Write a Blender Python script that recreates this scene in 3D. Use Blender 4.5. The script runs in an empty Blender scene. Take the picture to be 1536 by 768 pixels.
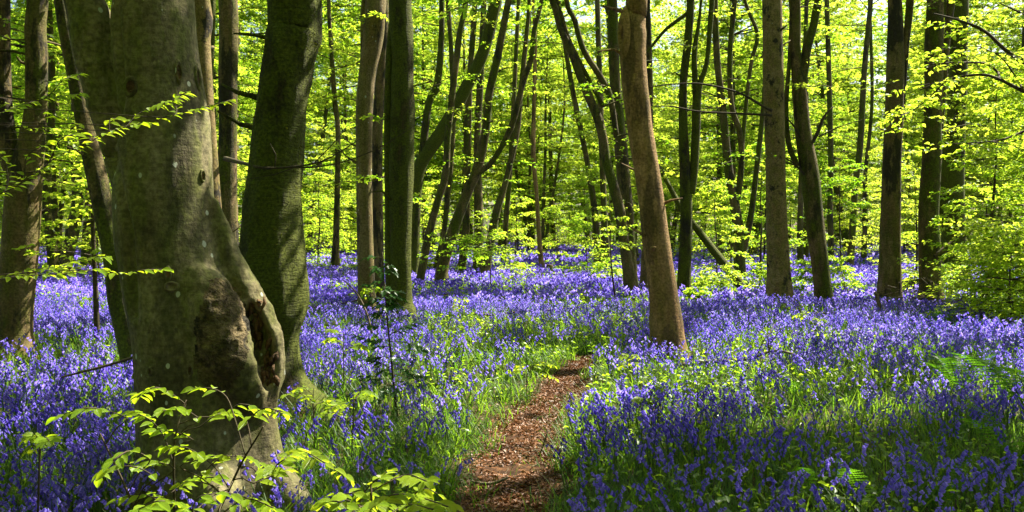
import bpy, math
import numpy as np
from mathutils import Vector, Matrix
from mathutils.bvhtree import BVHTree

S = bpy.context.scene
COL = S.collection
R = math.radians

# ------------------------------------------------------------------ camera, world, sun, exposure
F, CX, HY, CAMZ = 1330.0, 768.0, 345.0, 1.6          # focal length and horizon in pixels of the 1536 px photograph
cam = bpy.data.objects.new('camera', bpy.data.cameras.new('camera'))
COL.objects.link(cam)
cam.location = (0, 0, CAMZ)
cam.rotation_euler = (R(90), 0, 0)
cam.data.sensor_width = 36.0
cam.data.lens = 36.0 * F / 1536
cam.data.shift_y = -(384 - HY) / 1536
cam.data.clip_start, cam.data.clip_end = 0.05, 1500
S.camera = cam

SUN_AZ, SUN_EL = R(52), R(50)                         # azimuth from +Y (view direction) towards +X
SUN = np.array([math.sin(SUN_AZ) * math.cos(SUN_EL), math.cos(SUN_AZ) * math.cos(SUN_EL), math.sin(SUN_EL)])
W = bpy.data.worlds.new('World'); S.world = W; W.use_nodes = True
nt = W.node_tree; nt.nodes.clear()
sky = nt.nodes.new('ShaderNodeTexSky'); sky.sky_type = 'NISHITA'; sky.sun_disc = False
sky.sun_elevation = SUN_EL; sky.sun_rotation = SUN_AZ
bg = nt.nodes.new('ShaderNodeBackground'); bg.inputs['Strength'].default_value = 0.06
sky.air_density = 1.0; sky.dust_density = 3.0; sky.ozone_density = 0.6
wo = nt.nodes.new('ShaderNodeOutputWorld')
nt.links.new(sky.outputs[0], bg.inputs[0]); nt.links.new(bg.outputs[0], wo.inputs[0])
sl = bpy.data.lights.new('sun', 'SUN'); sl.energy = 5.0; sl.angle = R(0.55); sl.color = (1.0, 0.90, 0.69)
so = bpy.data.objects.new('sun', sl); COL.objects.link(so)
so.rotation_euler = Vector((-SUN[0], -SUN[1], -SUN[2])).to_track_quat('-Z', 'Y').to_euler()
S.view_settings.view_transform = 'Standard'; S.view_settings.look = 'None'
S.view_settings.exposure = 2.0; S.view_settings.gamma = 1.0
S.render.engine = 'CYCLES'
cy = S.cycles
cy.max_bounces = 12; cy.diffuse_bounces = 5; cy.glossy_bounces = 2; cy.transmission_bounces = 7; cy.transparent_max_bounces = 4
cy.caustics_reflective = cy.caustics_refractive = False
cy.use_denoising = True
try: cy.denoiser = 'OPENIMAGEDENOISE'
except Exception: pass
cy.sample_clamp_indirect = 6.0

# ------------------------------------------------------------------ maths helpers
def P(px, py, d):
    return np.array([(px - CX) / F * d, d, CAMZ - (py - HY) / F * d])

def _hash(ix, iy, iz, seed):
    h = (ix.astype(np.int64) * 374761393 + iy.astype(np.int64) * 668265263 + iz.astype(np.int64) * 2147483647 + seed * 1274126177) & 0xffffffff
    h = ((h ^ (h >> 13)) * 1274126177) & 0xffffffff
    return ((h ^ (h >> 16)) & 0xffff) / 65535.0

def vnoise(p, seed=0):
    p = np.asarray(p, float); i = np.floor(p); f = p - i; f = f * f * (3 - 2 * f); i = i.astype(np.int64)
    r = 0
    for dx in (0, 1):
        for dy in (0, 1):
            for dz in (0, 1):
                w = (f[:, 0] if dx else 1 - f[:, 0]) * (f[:, 1] if dy else 1 - f[:, 1]) * (f[:, 2] if dz else 1 - f[:, 2])
                r = r + w * _hash(i[:, 0] + dx, i[:, 1] + dy, i[:, 2] + dz, seed)
    return r

def fnoise(p, seed=0, oct=3):
    p = np.asarray(p, float); r = 0; a = 0.5
    for k in range(oct):
        r = r + a * vnoise(p * 2 ** k, seed + k); a *= 0.5
    return r / (1 - 0.5 ** oct)

def xy3(x, y, s=1.0):
    return np.stack([np.asarray(x) * s, np.asarray(y) * s, np.zeros(np.shape(x))], 1)

PATH = np.array([[-0.45, 1.0, .30], [-0.2, 3.5, .30], [-0.03, 5.03, .29], [0.06, 6.35, .33], [0.07, 6.98, .36], [0.22, 7.74, .34], [0.45, 8.4, .27],
                 [0.60, 9.3, .21], [0.76, 10.3, .13], [0.92, 11.2, .05]])
def path_dist(x, y):
    """signed distance outside the path's edge (negative on it)"""
    c = np.interp(y, PATH[:, 1], PATH[:, 0]); w = np.interp(y, PATH[:, 1], PATH[:, 2])
    d = np.abs(x - c) - w
    return np.where(y > 11.2, np.hypot(x - .92, y - 11.2), d)

def height(x, y):
    x = np.atleast_1d(np.asarray(x, float)); y = np.atleast_1d(np.asarray(y, float))
    h = 0.10 * (vnoise(xy3(x, y, 0.16), 5) - 0.5) + 0.05 * (vnoise(xy3(x, y, 0.6), 6) - 0.5)
    pd = path_dist(x, y)
    return h - 0.05 * np.clip(1 - (pd + 0.1) / 0.35, 0, 1)
def h1(x, y): return float(height([x], [y])[0])

# where sun is wanted on the forest floor; crowns are thinned to match : ellipses in photograph pixels, value 1 lit, 0 shaded
PATCH = [(1250, 500, 330, 38, 1), (1480, 500, 110, 45, 1), (1090, 545, 90, 30, .9), (1300, 585, 190, 16, .75), (130, 480, 150, 45, 1), (120, 560, 110, 34, .9),
         (660, 515, 120, 35, .95), (690, 590, 90, 50, .95), (760, 655, 75, 30, .9), (800, 610, 45, 30, .8), (860, 462, 110, 14, 1), (690, 462, 80, 12, .9),
         (850, 385, 120, 16, 1), (480, 395, 50, 9, .9), (1060, 425, 60, 18, 1), (1260, 420, 90, 22, 1), (1330, 455, 180, 13, .9), (480, 520, 60, 30, .9),
         (820, 520, 60, 22, .8), (1490, 420, 100, 50, 1),
         (1330, 720, 320, 105, 0), (100, 720, 200, 75, .05), (900, 765, 220, 40, .1), (560, 690, 80, 60, .1), (930, 720, 110, 60, .1), (600, 425, 150, 13, .12), (960, 500, 45, 22, 0), (760, 420, 90, 10, .2),
         (780, 492, 50, 10, .1), (1000, 640, 120, 40, .2), (300, 600, 110, 120, .0), (1160, 545, 60, 10, .3)]
WPATCH = []                                            # extra world-space sun or shade spots: (x, y, radius, value), filled by lit3()
def lit3(px, py, d, r, v=1.0):
    p = P(px, py, d); g = p - SUN * (p[2] / SUN[2]); WPATCH.append((g[0], g[1], r, v))
for q_ in ((312, 300, 4.9, .3), (312, 220, 4.9, .28), (318, 360, 4.9, .3), (395, 680, 4.75, .3), (410, 720, 4.75, .3), (400, 440, 4.9, .25), (160, 60, 4.9, .22), (165, 30, 4.9, .2), (380, 640, 4.75, .18),
          (90, 620, 2.6, .25), (150, 610, 2.6, .25), (240, 600, 2.6, .35), (330, 610, 2.6, .35), (400, 620, 2.6, .3), (200, 690, 2.5, .3), (300, 700, 2.5, .35), (390, 690, 2.5, .3), (460, 690, 2.5, .3), (340, 760, 2.4, .3), (240, 750, 2.4, .25), (520, 745, 2.4, .3), (600, 735, 2.4, .3),
          (660, 750, 2.4, .25), (215, 410, 4.0, .3), (290, 165, 4.0, .2), (555, 440, 15.3, .6), (1005, 440, 10.5, .5), (1000, 500, 10.5, .4), (45, 450, 10.5, .4), (45, 380, 10.5, .4), (65, 60, 10.5, .5), (618, 430, 14.6, .6), (618, 300, 14.6, .5), (450, 100, 7.5, .25), (455, 430, 7.5, .3),
          (1180, 400, 17.3, .6), (1345, 400, 17.7, .5), (510, 590, 6.1, .5), (800, 556, 8.4, .5), (515, 505, 8.6, .5), (1046, 570, 7.0, .4), (975, 588, 6.6, .35), (905, 632, 6.0, .35), (470, 590, 6.3, .4), (945, 530, 8.6, .35), (1290, 690, 4.9, .25), (1220, 650, 5.0, .2), (385, 705, 4.65, .45), (1215, 470, 12.4, .5), (1500, 400, 15, .9), (1530, 420, 13.6, .9), (1460, 420, 15, .6), (1520, 370, 14, .8)):
    lit3(*q_)
lit3(120, 160, 8.9, .5, 0); lit3(150, 280, 8.9, .5, 0); lit3(250, 60, 4.6, .25, 0); lit3(240, 400, 4.7, .2, 0); lit3(265, 500, 4.7, .2, 0)
def lightmap(x, y):
    x = np.asarray(x, float); y = np.asarray(y, float)
    n = fnoise(xy3(x, y, 0.55), 77, 2); base = np.clip((n - 0.5) * 6 + .40, 0, 1)
    yy = np.maximum(y, 0.5)
    px = CX + F * x / yy; py = HY + F * 1.3 / yy
    j = fnoise(xy3(x, y, 1.1), 78, 2) - 0.5
    out = base
    for cx, cyy, rx, ry, v in PATCH:
        q = ((px - cx) / rx) ** 2 + ((py - cyy) / ry) ** 2 + j * 1.3
        w = np.clip((1.25 - q) * 3, 0, 1) * (y > 2.0) * 0.92
        out = out * (1 - w) + v * w
    for gx, gy, r, v in WPATCH:
        w = np.clip((1.2 - ((x - gx) ** 2 + (y - gy) ** 2) / r ** 2) * 3, 0, 1)
        out = out * (1 - w) + v * w
    return out

# ------------------------------------------------------------------ mesh helpers
class Geo:
    def __init__(s): s.v = []; s.q = []; s.t = []; s.qm = []; s.tm = []; s.n = 0
    def add(s, v, quads=None, tris=None, mat=0):
        v = np.asarray(v, float).reshape(-1, 3)
        if quads is not None and len(quads):
            q = np.asarray(quads, np.int64).reshape(-1, 4) + s.n; s.q.append(q); s.qm.append(np.full(len(q), mat))
        if tris is not None and len(tris):
            t = np.asarray(tris, np.int64).reshape(-1, 3) + s.n; s.t.append(t); s.tm.append(np.full(len(t), mat))
        s.v.append(v); s.n += len(v)
    def mesh(s, name, mats, smooth=False, loc=None):
        me = bpy.data.meshes.new(name)
        v = np.concatenate(s.v) if s.v else np.zeros((0, 3))
        if loc is not None: v = v - np.asarray(loc)
        q = np.concatenate(s.q) if s.q else np.zeros((0, 4), np.int64); t = np.concatenate(s.t) if s.t else np.zeros((0, 3), np.int64)
        me.vertices.add(len(v)); me.vertices.foreach_set('co', v.astype(np.float32).ravel())
        me.loops.add(q.size + t.size); me.loops.foreach_set('vertex_index', np.concatenate([q.ravel(), t.ravel()]).astype(np.int32))
        me.polygons.add(len(q) + len(t))
        me.polygons.foreach_set('loop_start', np.concatenate([np.arange(len(q)) * 4, q.size + np.arange(len(t)) * 3]).astype(np.int32))
        mi = np.concatenate([np.concatenate(s.qm) if s.qm else np.zeros(0), np.concatenate(s.tm) if s.tm else np.zeros(0)]).astype(np.int32)
        for m in (mats if isinstance(mats, (list, tuple)) else [mats]): me.materials.append(m)
        me.polygons.foreach_set('material_index', mi)
        if smooth: me.polygons.foreach_set('use_smooth', np.ones(len(mi), bool))
        me.update(calc_edges=True)
        return me

def obj(name, me, parent=None, loc=None, kind=None):
    o = bpy.data.objects.new(name, me); COL.objects.link(o)
    if parent is not None: o.parent = parent
    if loc is not None: o.location = [float(c) for c in loc]
    if kind: o['kind'] = kind
    return o
def thing(name, label, cat, loc, group=None, rz=0.0):
    o = bpy.data.objects.new(name, None); COL.objects.link(o); o.empty_display_size = 0.1
    o.location = [float(c) for c in loc]; o.rotation_euler = (0, 0, rz)
    o['label'] = label; o['category'] = cat
    if group: o['group'] = group
    return o

def resample(pts, rad, step):
    """Catmull-Rom through the points, about one ring per step metres"""
    pts = np.asarray(pts, float); rad = np.asarray(rad, float); n = len(pts)
    if n < 3:
        k = max(2, int(np.linalg.norm(pts[-1] - pts[0]) / step) + 1); t = np.linspace(0, 1, k)[:, None]
        return pts[0] * (1 - t) + pts[-1] * t, rad[0] * (1 - t[:, 0]) + rad[-1] * t[:, 0]
    e = np.vstack([2 * pts[0] - pts[1], pts, 2 * pts[-1] - pts[-2]]); er = np.concatenate([[rad[0]], rad, [rad[-1]]])
    op, orr = [], []
    for i in range(n - 1):
        k = max(1, int(round(np.linalg.norm(pts[i + 1] - pts[i]) / step)))
        t = (np.arange(k) / k)[:, None]
        a, b, c, d = e[i], e[i + 1], e[i + 2], e[i + 3]
        op.append(.5 * (2 * b + (c - a) * t + (2 * a - 5 * b + 4 * c - d) * t ** 2 + (3 * b - a - 3 * c + d) * t ** 3))
        t = t[:, 0]; a, b, c, d = er[i], er[i + 1], er[i + 2], er[i + 3]
        orr.append(.5 * (2 * b + (c - a) * t + (2 * a - 5 * b + 4 * c - d) * t ** 2 + (3 * b - a - 3 * c + d) * t ** 3))
    op.append(pts[-1:]); orr.append(rad[-1:])
    return np.vstack(op), np.maximum(np.concatenate(orr), 0.002)

def tube(g, pts, rad, sides=8, mat=0, rough=0.0, seed=0, cap=True, nscale=3.0):
    pts = np.asarray(pts, float); rad = np.asarray(rad, float); n = len(pts)
    T = np.gradient(pts, axis=0); T /= np.linalg.norm(T, axis=1)[:, None] + 1e-9
    ref = np.array([1.0, 0, 0]) if abs(T[0][0]) < 0.9 else np.array([0, 1.0, 0])
    U = np.zeros_like(T); u = ref
    for i in range(n):
        u = u - T[i] * u.dot(T[i]); u = u / (np.linalg.norm(u) + 1e-9); U[i] = u
    V = np.cross(T, U)
    a = np.linspace(0, 2 * math.pi, sides, endpoint=False)
    ring = U[:, None, :] * np.cos(a)[None, :, None] + V[:, None, :] * np.sin(a)[None, :, None]
    rr = np.repeat(rad[:, None], sides, 1)
    if rough:
        q = (pts[:, None, :] * np.array([1, 1, .45]) + ring * (rad[:, None, None] * 1.2)).reshape(-1, 3) * nscale
        rr = rr * (1 + rough * 2 * (fnoise(q, seed, 3).reshape(n, sides) - .5))
    v = (pts[:, None, :] + ring * rr[:, :, None]).reshape(-1, 3)
    i = np.arange(n - 1)[:, None] * sides; j = np.arange(sides)[None, :]; k = (j + 1) % sides
    q = np.stack([i + j, i + k, i + sides + k, i + sides + j], -1).reshape(-1, 4)
    tr = None
    if cap:
        v = np.vstack([v, pts[0], pts[-1]]); b = n * sides
        jj = np.arange(sides); kk = (jj + 1) % sides
        tr = np.vstack([np.stack([kk, jj, np.full(sides, b)], 1), np.stack([(n - 1) * sides + jj, (n - 1) * sides + kk, np.full(sides, b + 1)], 1)])
    g.add(v, q, tr, mat)

def unit(a): return a / (np.linalg.norm(a, axis=-1, keepdims=True) + 1e-9)

def leaves(g, pos, d, nrm, L, Wd, mat=0, hexa=False, fold=0.25, tri=False):
    """folded leaves: pos = base, d = direction of the midrib, nrm = upper side"""
    pos = np.asarray(pos, float); N = len(pos)
    if N == 0: return
    d = unit(d); s = unit(np.cross(d, nrm)); nn = np.cross(s, d)
    L = np.broadcast_to(np.asarray(L, float), (N,))[:, None]; Wd = np.broadcast_to(np.asarray(Wd, float), (N,))[:, None]
    if tri:
        v = np.stack([pos - d * L * .1, pos + d * L * .7 + s * Wd * .55, pos + d * L * .9 - s * Wd * .45], 1); g.add(v.reshape(-1, 3), None, np.arange(N)[:, None] * 3 + np.array([[0, 1, 2]]), mat); return
    if not hexa:
        mid = pos + d * L * .45
        v = np.stack([pos, mid + s * Wd * .5 + nn * Wd * fold, pos + d * L - nn * L * .08, mid - s * Wd * .5 + nn * Wd * fold], 1)
        b = np.arange(N)[:, None] * 4
        t = np.concatenate([b + np.array([[0, 1, 2]]), b + np.array([[0, 2, 3]])], 0)
        g.add(v.reshape(-1, 3), None, t, mat)
    else:
        def pt(y, x, z): return pos + d * L * y + s * Wd * x + nn * Wd * z
        v = np.stack([pt(0, 0, 0), pt(.25, .4, fold * .8), pt(.6, .46, fold), pt(1, 0, -.12), pt(.6, -.46, fold), pt(.25, -.4, fold * .8), pt(.5, 0, .02)], 1)
        b = np.arange(N)[:, None] * 7
        t = np.concatenate([b + np.array([c]) for c in ([0, 1, 6], [1, 2, 6], [2, 3, 6], [6, 3, 4], [6, 4, 5], [6, 5, 0])], 0)
        g.add(v.reshape(-1, 3), None, t, mat)

def boughs(rng, base, az, el, L, n, K=7, droop=.22, width=.42, zj=.032, clump=1.0):
    """beech boughs: flat sprays of side twigs. Returns leaf pos, dir, normal, and the twig key of each leaf"""
    base = np.asarray(base, float); B = len(base)
    k = rng.integers(1, K + 1, (B, n)); t = .12 + .88 * k / K
    side = np.where(rng.random((B, n)) < .5, -1., 1.)
    u = rng.random((B, n)) ** .8
    L = np.asarray(L, float)[:, None]
    dh = np.stack([np.sin(az), np.cos(az), np.zeros(B)], 1)[:, None, :]
    pr = np.stack([np.cos(az), -np.sin(az), np.zeros(B)], 1)[:, None, :]
    se, ce = np.sin(el)[:, None], np.cos(el)[:, None]
    key = _hash(np.arange(B)[:, None] * 31 + k, (side > 0).astype(np.int64) + 0 * k, k * 0, 9)
    lat = u * width * L * (1.05 - .72 * t) * (.6 + .8 * key)
    ax = base[:, None, :] + dh * (L * t * ce)[..., None]
    z = L * t * se - droop * L * t ** 2 - .12 * lat + (key - .5) * zj * 4 * L + rng.normal(0, zj, (B, n)) * L * .4
    ld = unit(pr * side[..., None] * 1.0 + dh * .75)
    pos = ax + ld * lat[..., None]
    pos[..., 2] += z
    jit = rng.normal(0, .55, (B, n, 3)); jit[..., 2] *= .5
    d = unit(ld + jit + np.array([0, 0, -.18]))
    nr = unit(np.array([0, 0, 1.]) + rng.normal(0, .30, (B, n, 3)))
    return pos.reshape(-1, 3), d.reshape(-1, 3), nr.reshape(-1, 3), (key + 0 * u).ravel()

def bough_wood(g, base, az, el, L, r, droop=.22, mat=0, sides=4, rng=None):
    for b, a, e, l, rr in zip(base, az, el, L, r):
        t = np.linspace(0, .92, 6)
        w = rng.normal(0, .02, (6, 3)) * l * t[:, None] if rng is not None else 0
        dh = np.array([math.sin(a), math.cos(a), 0])
        p = b + dh * (l * t * math.cos(e))[:, None] + np.array([0, 0, 1]) * (l * t * math.sin(e) - droop * l * t ** 2)[:, None] + w
        tube(g, p, rr * (1 - .85 * t), sides, mat, cap=False)

# ------------------------------------------------------------------ materials
def nodes(name):
    m = bpy.data.materials.new(name); m.use_nodes = True; n = m.node_tree; n.nodes.clear()
    out = n.nodes.new('ShaderNodeOutputMaterial')
    def N(t, **kw):
        x = n.nodes.new(t)
        for k, v in kw.items():
            if k.startswith('_'): x.inputs[k[1:].replace('_', ' ')].default_value = v
            else: setattr(x, k, v)
        return x
    def Lk(a, b): n.links.new(a, b)
    return m, N, Lk, out
def mixc(N, Lk, fac, a, b, mode='MIX'):
    x = N('ShaderNodeMix', data_type='RGBA', blend_type=mode)
    for v, i in ((fac, 0), (a, 6), (b, 7)):
        if hasattr(v, 'links'): Lk(v, x.inputs[i])
        elif i == 0: x.inputs[i].default_value = v
        else: x.inputs[i].default_value = (*v, 1)
    return x.outputs[2]
def ramp(N, Lk, src, a, b):
    x = N('ShaderNodeMapRange', _From_Min=a, _From_Max=b); x.interpolation_type = 'SMOOTHSTEP'; Lk(src, x.inputs[0]); return x.outputs[0]
def mapped(N, Lk, scale, space='Object'):
    tc = N('ShaderNodeTexCoord'); oi = N('ShaderNodeObjectInfo')
    ad = N('ShaderNodeVectorMath', operation='MULTIPLY_ADD'); 
    mul = N('ShaderNodeMath', operation='MULTIPLY'); mul.inputs[1].default_value = 37.0; Lk(oi.outputs['Random'], mul.inputs[0])
    cb = N('ShaderNodeCombineXYZ'); Lk(mul.outputs[0], cb.inputs[0]); Lk(mul.outputs[0], cb.inputs[1])
    Lk(tc.outputs[space], ad.inputs[0]); ad.inputs[1].default_value = scale; Lk(cb.outputs[0], ad.inputs[2])
    return ad.outputs[0]

def bark(name, c1, c2, green, moss=.3, lichen=.0, dark=.4, rough=.0, bump=.5, moss_col=(.055, .075, .012), zs=.22, zh=6, dthr=.53):
    m, N, Lk, out = nodes(name)
    v = mapped(N, Lk, (1, 1, 1)); vs = mapped(N, Lk, (1, 1, zs)); vh = mapped(N, Lk, (1, 1, zh))
    n1 = N('ShaderNodeTexNoise', _Scale=2.3, _Detail=6.0, _Roughness=.6); Lk(v, n1.inputs['Vector'])
    n2 = N('ShaderNodeTexNoise', _Scale=9.0, _Detail=8.0, _Roughness=.65); Lk(vs, n2.inputs['Vector'])
    n3 = N('ShaderNodeTexNoise', _Scale=7.0, _Detail=5.0, _Roughness=.7); Lk(vh, n3.inputs['Vector'])
    n4 = N('ShaderNodeTexNoise', _Scale=38.0, _Detail=8.0, _Roughness=.6); Lk(v, n4.inputs['Vector'])
    c = mixc(N, Lk, ramp(N, Lk, n1.outputs[0], .35, .65), c1, c2)
    c = mixc(N, Lk, ramp(N, Lk, n2.outputs[0], .38, .66), c, green)
    x = N('ShaderNodeMath', operation='MULTIPLY'); Lk(ramp(N, Lk, n3.outputs[0], .45, .75), x.inputs[0]); x.inputs[1].default_value = .45
    c = mixc(N, Lk, x.outputs[0], c, tuple(k * .45 for k in c1))
    # dark blotches
    nd = N('ShaderNodeTexNoise', _Scale=3.4, _Detail=7.0, _Roughness=.68); Lk(vs, nd.inputs['Vector'])
    x = N('ShaderNodeMath', operation='MULTIPLY'); Lk(ramp(N, Lk, nd.outputs[0], dthr, dthr + .07), x.inputs[0]); x.inputs[1].default_value = dark
    c = mixc(N, Lk, x.outputs[0], c, (.022, .02, .014))
    # moss in clumps
    nm = N('ShaderNodeTexNoise', _Scale=2.0, _Detail=9.0, _Roughness=.72); Lk(vs, nm.inputs['Vector'])
    mf = ramp(N, Lk, nm.outputs[0], .68 - moss * .4, .78 - moss * .4)
    mc = mixc(N, Lk, n4.outputs[0], tuple(k * .7 for k in moss_col), tuple(k * 1.3 for k in moss_col))
    c = mixc(N, Lk, mf, c, mc)
    fine = mixc(N, Lk, ramp(N, Lk, n4.outputs[0], .3, .7), (.58, .58, .58), (1.32, 1.32, 1.32)); c = mixc(N, Lk, 1.0, c, fine, 'MULTIPLY')
    if lichen > 0:
        vo = N('ShaderNodeTexVoronoi', _Scale=24.0, _Randomness=1.0); Lk(mapped(N, Lk, (1, 1, .7)), vo.inputs['Vector'])
        sp = N('ShaderNodeSeparateColor'); Lk(vo.outputs['Color'], sp.inputs[0])
        pw = N('ShaderNodeMath', operation='POWER'); Lk(sp.outputs[0], pw.inputs[0]); pw.inputs[1].default_value = 11
        th = N('ShaderNodeMath', operation='MULTIPLY'); Lk(pw.outputs[0], th.inputs[0]); th.inputs[1].default_value = .42 * lichen
        nz = N('ShaderNodeMath', operation='MULTIPLY_ADD'); Lk(n4.outputs[0], nz.inputs[0]); nz.inputs[1].default_value = .30; Lk(vo.outputs['Distance'], nz.inputs[2])
        sb = N('ShaderNodeMath', operation='SUBTRACT'); Lk(th.outputs[0], sb.inputs[0]); Lk(nz.outputs[0], sb.inputs[1])
        lf = ramp(N, Lk, sb.outputs[0], -.09, .0)
        c = mixc(N, Lk, lf, c, (.36, .40, .35))
    bs = N('ShaderNodeBsdfPrincipled', _Roughness=.85); Lk(c, bs.inputs['Base Color'])
    bs.inputs['Specular IOR Level'].default_value = .25
    b1 = N('ShaderNodeBump', _Strength=bump, _Distance=.02)
    a = N('ShaderNodeMath', operation='ADD'); Lk(n2.outputs[0], a.inputs[0])
    a2 = N('ShaderNodeMath', operation='MULTIPLY_ADD'); Lk(n4.outputs[0], a2.inputs[0]); a2.inputs[1].default_value = .35; Lk(a.outputs[0], a2.inputs[2])
    a3 = N('ShaderNodeMath', operation='MULTIPLY_ADD'); Lk(n3.outputs[0], a3.inputs[0]); a3.inputs[1].default_value = .4 + rough; Lk(a2.outputs[0], a3.inputs[2])
    Lk(mf, a.inputs[1]); Lk(a3.outputs[0], b1.inputs['Height']); Lk(b1.outputs[0], bs.inputs['Normal'])
    Lk(bs.outputs[0], out.inputs[0]); return m

def leafmat(name, refl, refl2, trans, trans2, tf=.55, gloss=.06, rough=.4, scale=0.35, veins=False):
    m, N, Lk, out = nodes(name)
    ge = N('ShaderNodeNewGeometry'); oi = N('ShaderNodeObjectInfo')
    nz = N('ShaderNodeTexNoise', _Scale=scale, _Detail=2.0); Lk(ge.outputs['Position'], nz.inputs['Vector'])
    ad = N('ShaderNodeMath', operation='MULTIPLY_ADD'); Lk(ge.outputs['Random Per Island'], ad.inputs[0]); ad.inputs[1].default_value = .55
    mm = N('ShaderNodeMath', operation='MULTIPLY_ADD'); Lk(oi.outputs['Random'], mm.inputs[0]); mm.inputs[1].default_value = .35
    sb = ramp(N, Lk, nz.outputs[0], .3, .7); m2 = N('ShaderNodeMath', operation='MULTIPLY'); Lk(sb, m2.inputs[0]); m2.inputs[1].default_value = .35
    Lk(m2.outputs[0], mm.inputs[2]); Lk(mm.outputs[0], ad.inputs[2]); f = ramp(N, Lk, ad.outputs[0], .15, 1.0)
    cr = mixc(N, Lk, f, refl, refl2); ct = mixc(N, Lk, f, trans, trans2)
    if veins:
        tc = N('ShaderNodeTexCoord'); sx = N('ShaderNodeSeparateXYZ'); Lk(tc.outputs['Object'], sx.inputs[0])
        ab = N('ShaderNodeMath', operation='ABSOLUTE'); Lk(sx.outputs[0], ab.inputs[0])
        k = N('ShaderNodeMath', operation='MULTIPLY_ADD'); Lk(ab.outputs[0], k.inputs[0]); k.inputs[1].default_value = -1.1; Lk(sx.outputs[1], k.inputs[2])
        w = N('ShaderNodeMath', operation='SINE'); k2 = N('ShaderNodeMath', operation='MULTIPLY'); Lk(k.outputs[0], k2.inputs[0]); k2.inputs[1].default_value = 62.0; Lk(k2.outputs[0], w.inputs[0])
        vf = ramp(N, Lk, w.outputs[0], .55, 1.0); mr = ramp(N, Lk, ab.outputs[0], .035, .01)
        mx = N('ShaderNodeMath', operation='MAXIMUM'); Lk(vf, mx.inputs[0]); Lk(mr, mx.inputs[1])
        hm = N('ShaderNodeMath', operation='MULTIPLY'); Lk(mx.outputs[0], hm.inputs[0]); hm.inputs[1].default_value = .5
        ct = mixc(N, Lk, hm.outputs[0], ct, tuple(k * .45 for k in trans)); cr = mixc(N, Lk, hm.outputs[0], cr, tuple(min(1, k * 1.5) for k in refl))
        bp = N('ShaderNodeBump', _Strength=.5, _Distance=.01); Lk(w.outputs[0], bp.inputs['Height'])
    d = N('ShaderNodeBsdfDiffuse'); Lk(cr, d.inputs[0]); t = N('ShaderNodeBsdfTranslucent'); Lk(ct, t.inputs[0])
    mx = N('ShaderNodeMixShader'); mx.inputs[0].default_value = tf; Lk(d.outputs[0], mx.inputs[1]); Lk(t.outputs[0], mx.inputs[2])
    g = N('ShaderNodeBsdfGlossy', _Roughness=rough); g.inputs[0].default_value = (.9, .95, 1, 1)
    m3 = N('ShaderNodeMixShader'); m3.inputs[0].default_value = gloss; Lk(mx.outputs[0], m3.inputs[1]); Lk(g.outputs[0], m3.inputs[2])
    if veins: Lk(bp.outputs[0], d.inputs['Normal']); Lk(bp.outputs[0], g.inputs['Normal'])
    Lk(m3.outputs[0], out.inputs[0]); return m

M = {}
M['beech'] = bark('beech_bark', (.085, .072, .032), (.185, .165, .098), (.092, .102, .026), moss=.20, lichen=1.15, dark=.5, bump=.7, moss_col=(.058, .070, .008), zs=.35, zh=5)
M['burr'] = bark('burr_bark', (.085, .062, .028), (.23, .18, .10), (.05, .045, .014), moss=.10, lichen=.0, dark=1.0, rough=1.2, bump=2.4, moss_col=(.06, .068, .010), zs=.8, zh=1.4, dthr=.5)
M['mossy'] = bark('mossy_bark', (.034, .027, .010), (.105, .076, .03), (.05, .060, .007), moss=.78, dark=1.0, rough=.6, bump=1.4, moss_col=(.062, .078, .005), zs=.4, dthr=.5)
M['warm'] = bark('warm_bark', (.22, .128, .055), (.34, .215, .11), (.17, .12, .042), moss=.04, lichen=.5, dark=.6, bump=.8)
M['pale'] = bark('pale_bark', (.15, .11, .048), (.22, .175, .095), (.12, .112, .03), moss=.10, lichen=1.2, dark=.85, bump=.6, moss_col=(.07, .08, .008))
M['dark'] = bark('dark_bark', (.075, .055, .024), (.165, .122, .06), (.082, .086, .015), moss=.50, dark=.85, bump=1.2, moss_col=(.066, .086, .006), zs=.35)
M['brown'] = bark('brown_bark', (.11, .074, .034), (.19, .14, .075), (.09, .086, .02), moss=.38, dark=.95, bump=1.0, moss_col=(.070, .088, .007), zs=.3, dthr=.51)
M['spot'] = bark('spotted_bark', (.16, .108, .045), (.22, .165, .08), (.12, .108, .025), moss=.12, lichen=.6, dark=1.0, bump=.6, moss_col=(.03, .04, .006), zs=.7, dthr=.55)
M['deadwood'] = bark('dead_wood', (.10, .075, .05), (.2, .165, .12), (.12, .09, .06), moss=.0, dark=.3, bump=.6)
M['rot'] = bark('rotten_wood', (.10, .055, .025), (.22, .135, .07), (.05, .03, .015), moss=.05, dark=.9, rough=1.0, bump=1.0)
M['leaf'] = leafmat('young_beech_leaf', (.085, .17, .010), (.19, .26, .020), (.27, .56, .012), (.70, .84, .07), tf=.6, gloss=.02)
M['leaf_far'] = leafmat('forest_leaf', (.085, .17, .010), (.20, .27, .022), (.30, .58, .014), (.74, .86, .09), tf=.62, gloss=.02, scale=.12)
M['leaf_near'] = leafmat('near_beech_leaf', (.13, .25, .010), (.25, .35, .016), (.30, .56, .010), (.66, .80, .03), tf=.5, gloss=.02, rough=.4, veins=True, scale=1.5)
M['moss'] = leafmat('moss_tuft', (.04, .05, .004), (.085, .095, .008), (.06, .075, .004), (.12, .14, .01), tf=.3, gloss=.0, scale=3)
M['holly'] = leafmat('holly_leaf', (.016, .05, .014), (.032, .085, .02), (.03, .11, .012), (.05, .15, .016), tf=.3, gloss=.025, rough=.3, scale=2)
M['blade'] = leafmat('grass_blade', (.03, .085, .010), (.06, .13, .018), (.09, .27, .012), (.26, .44, .02), tf=.5, gloss=.018, rough=.5, scale=.8)
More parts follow.
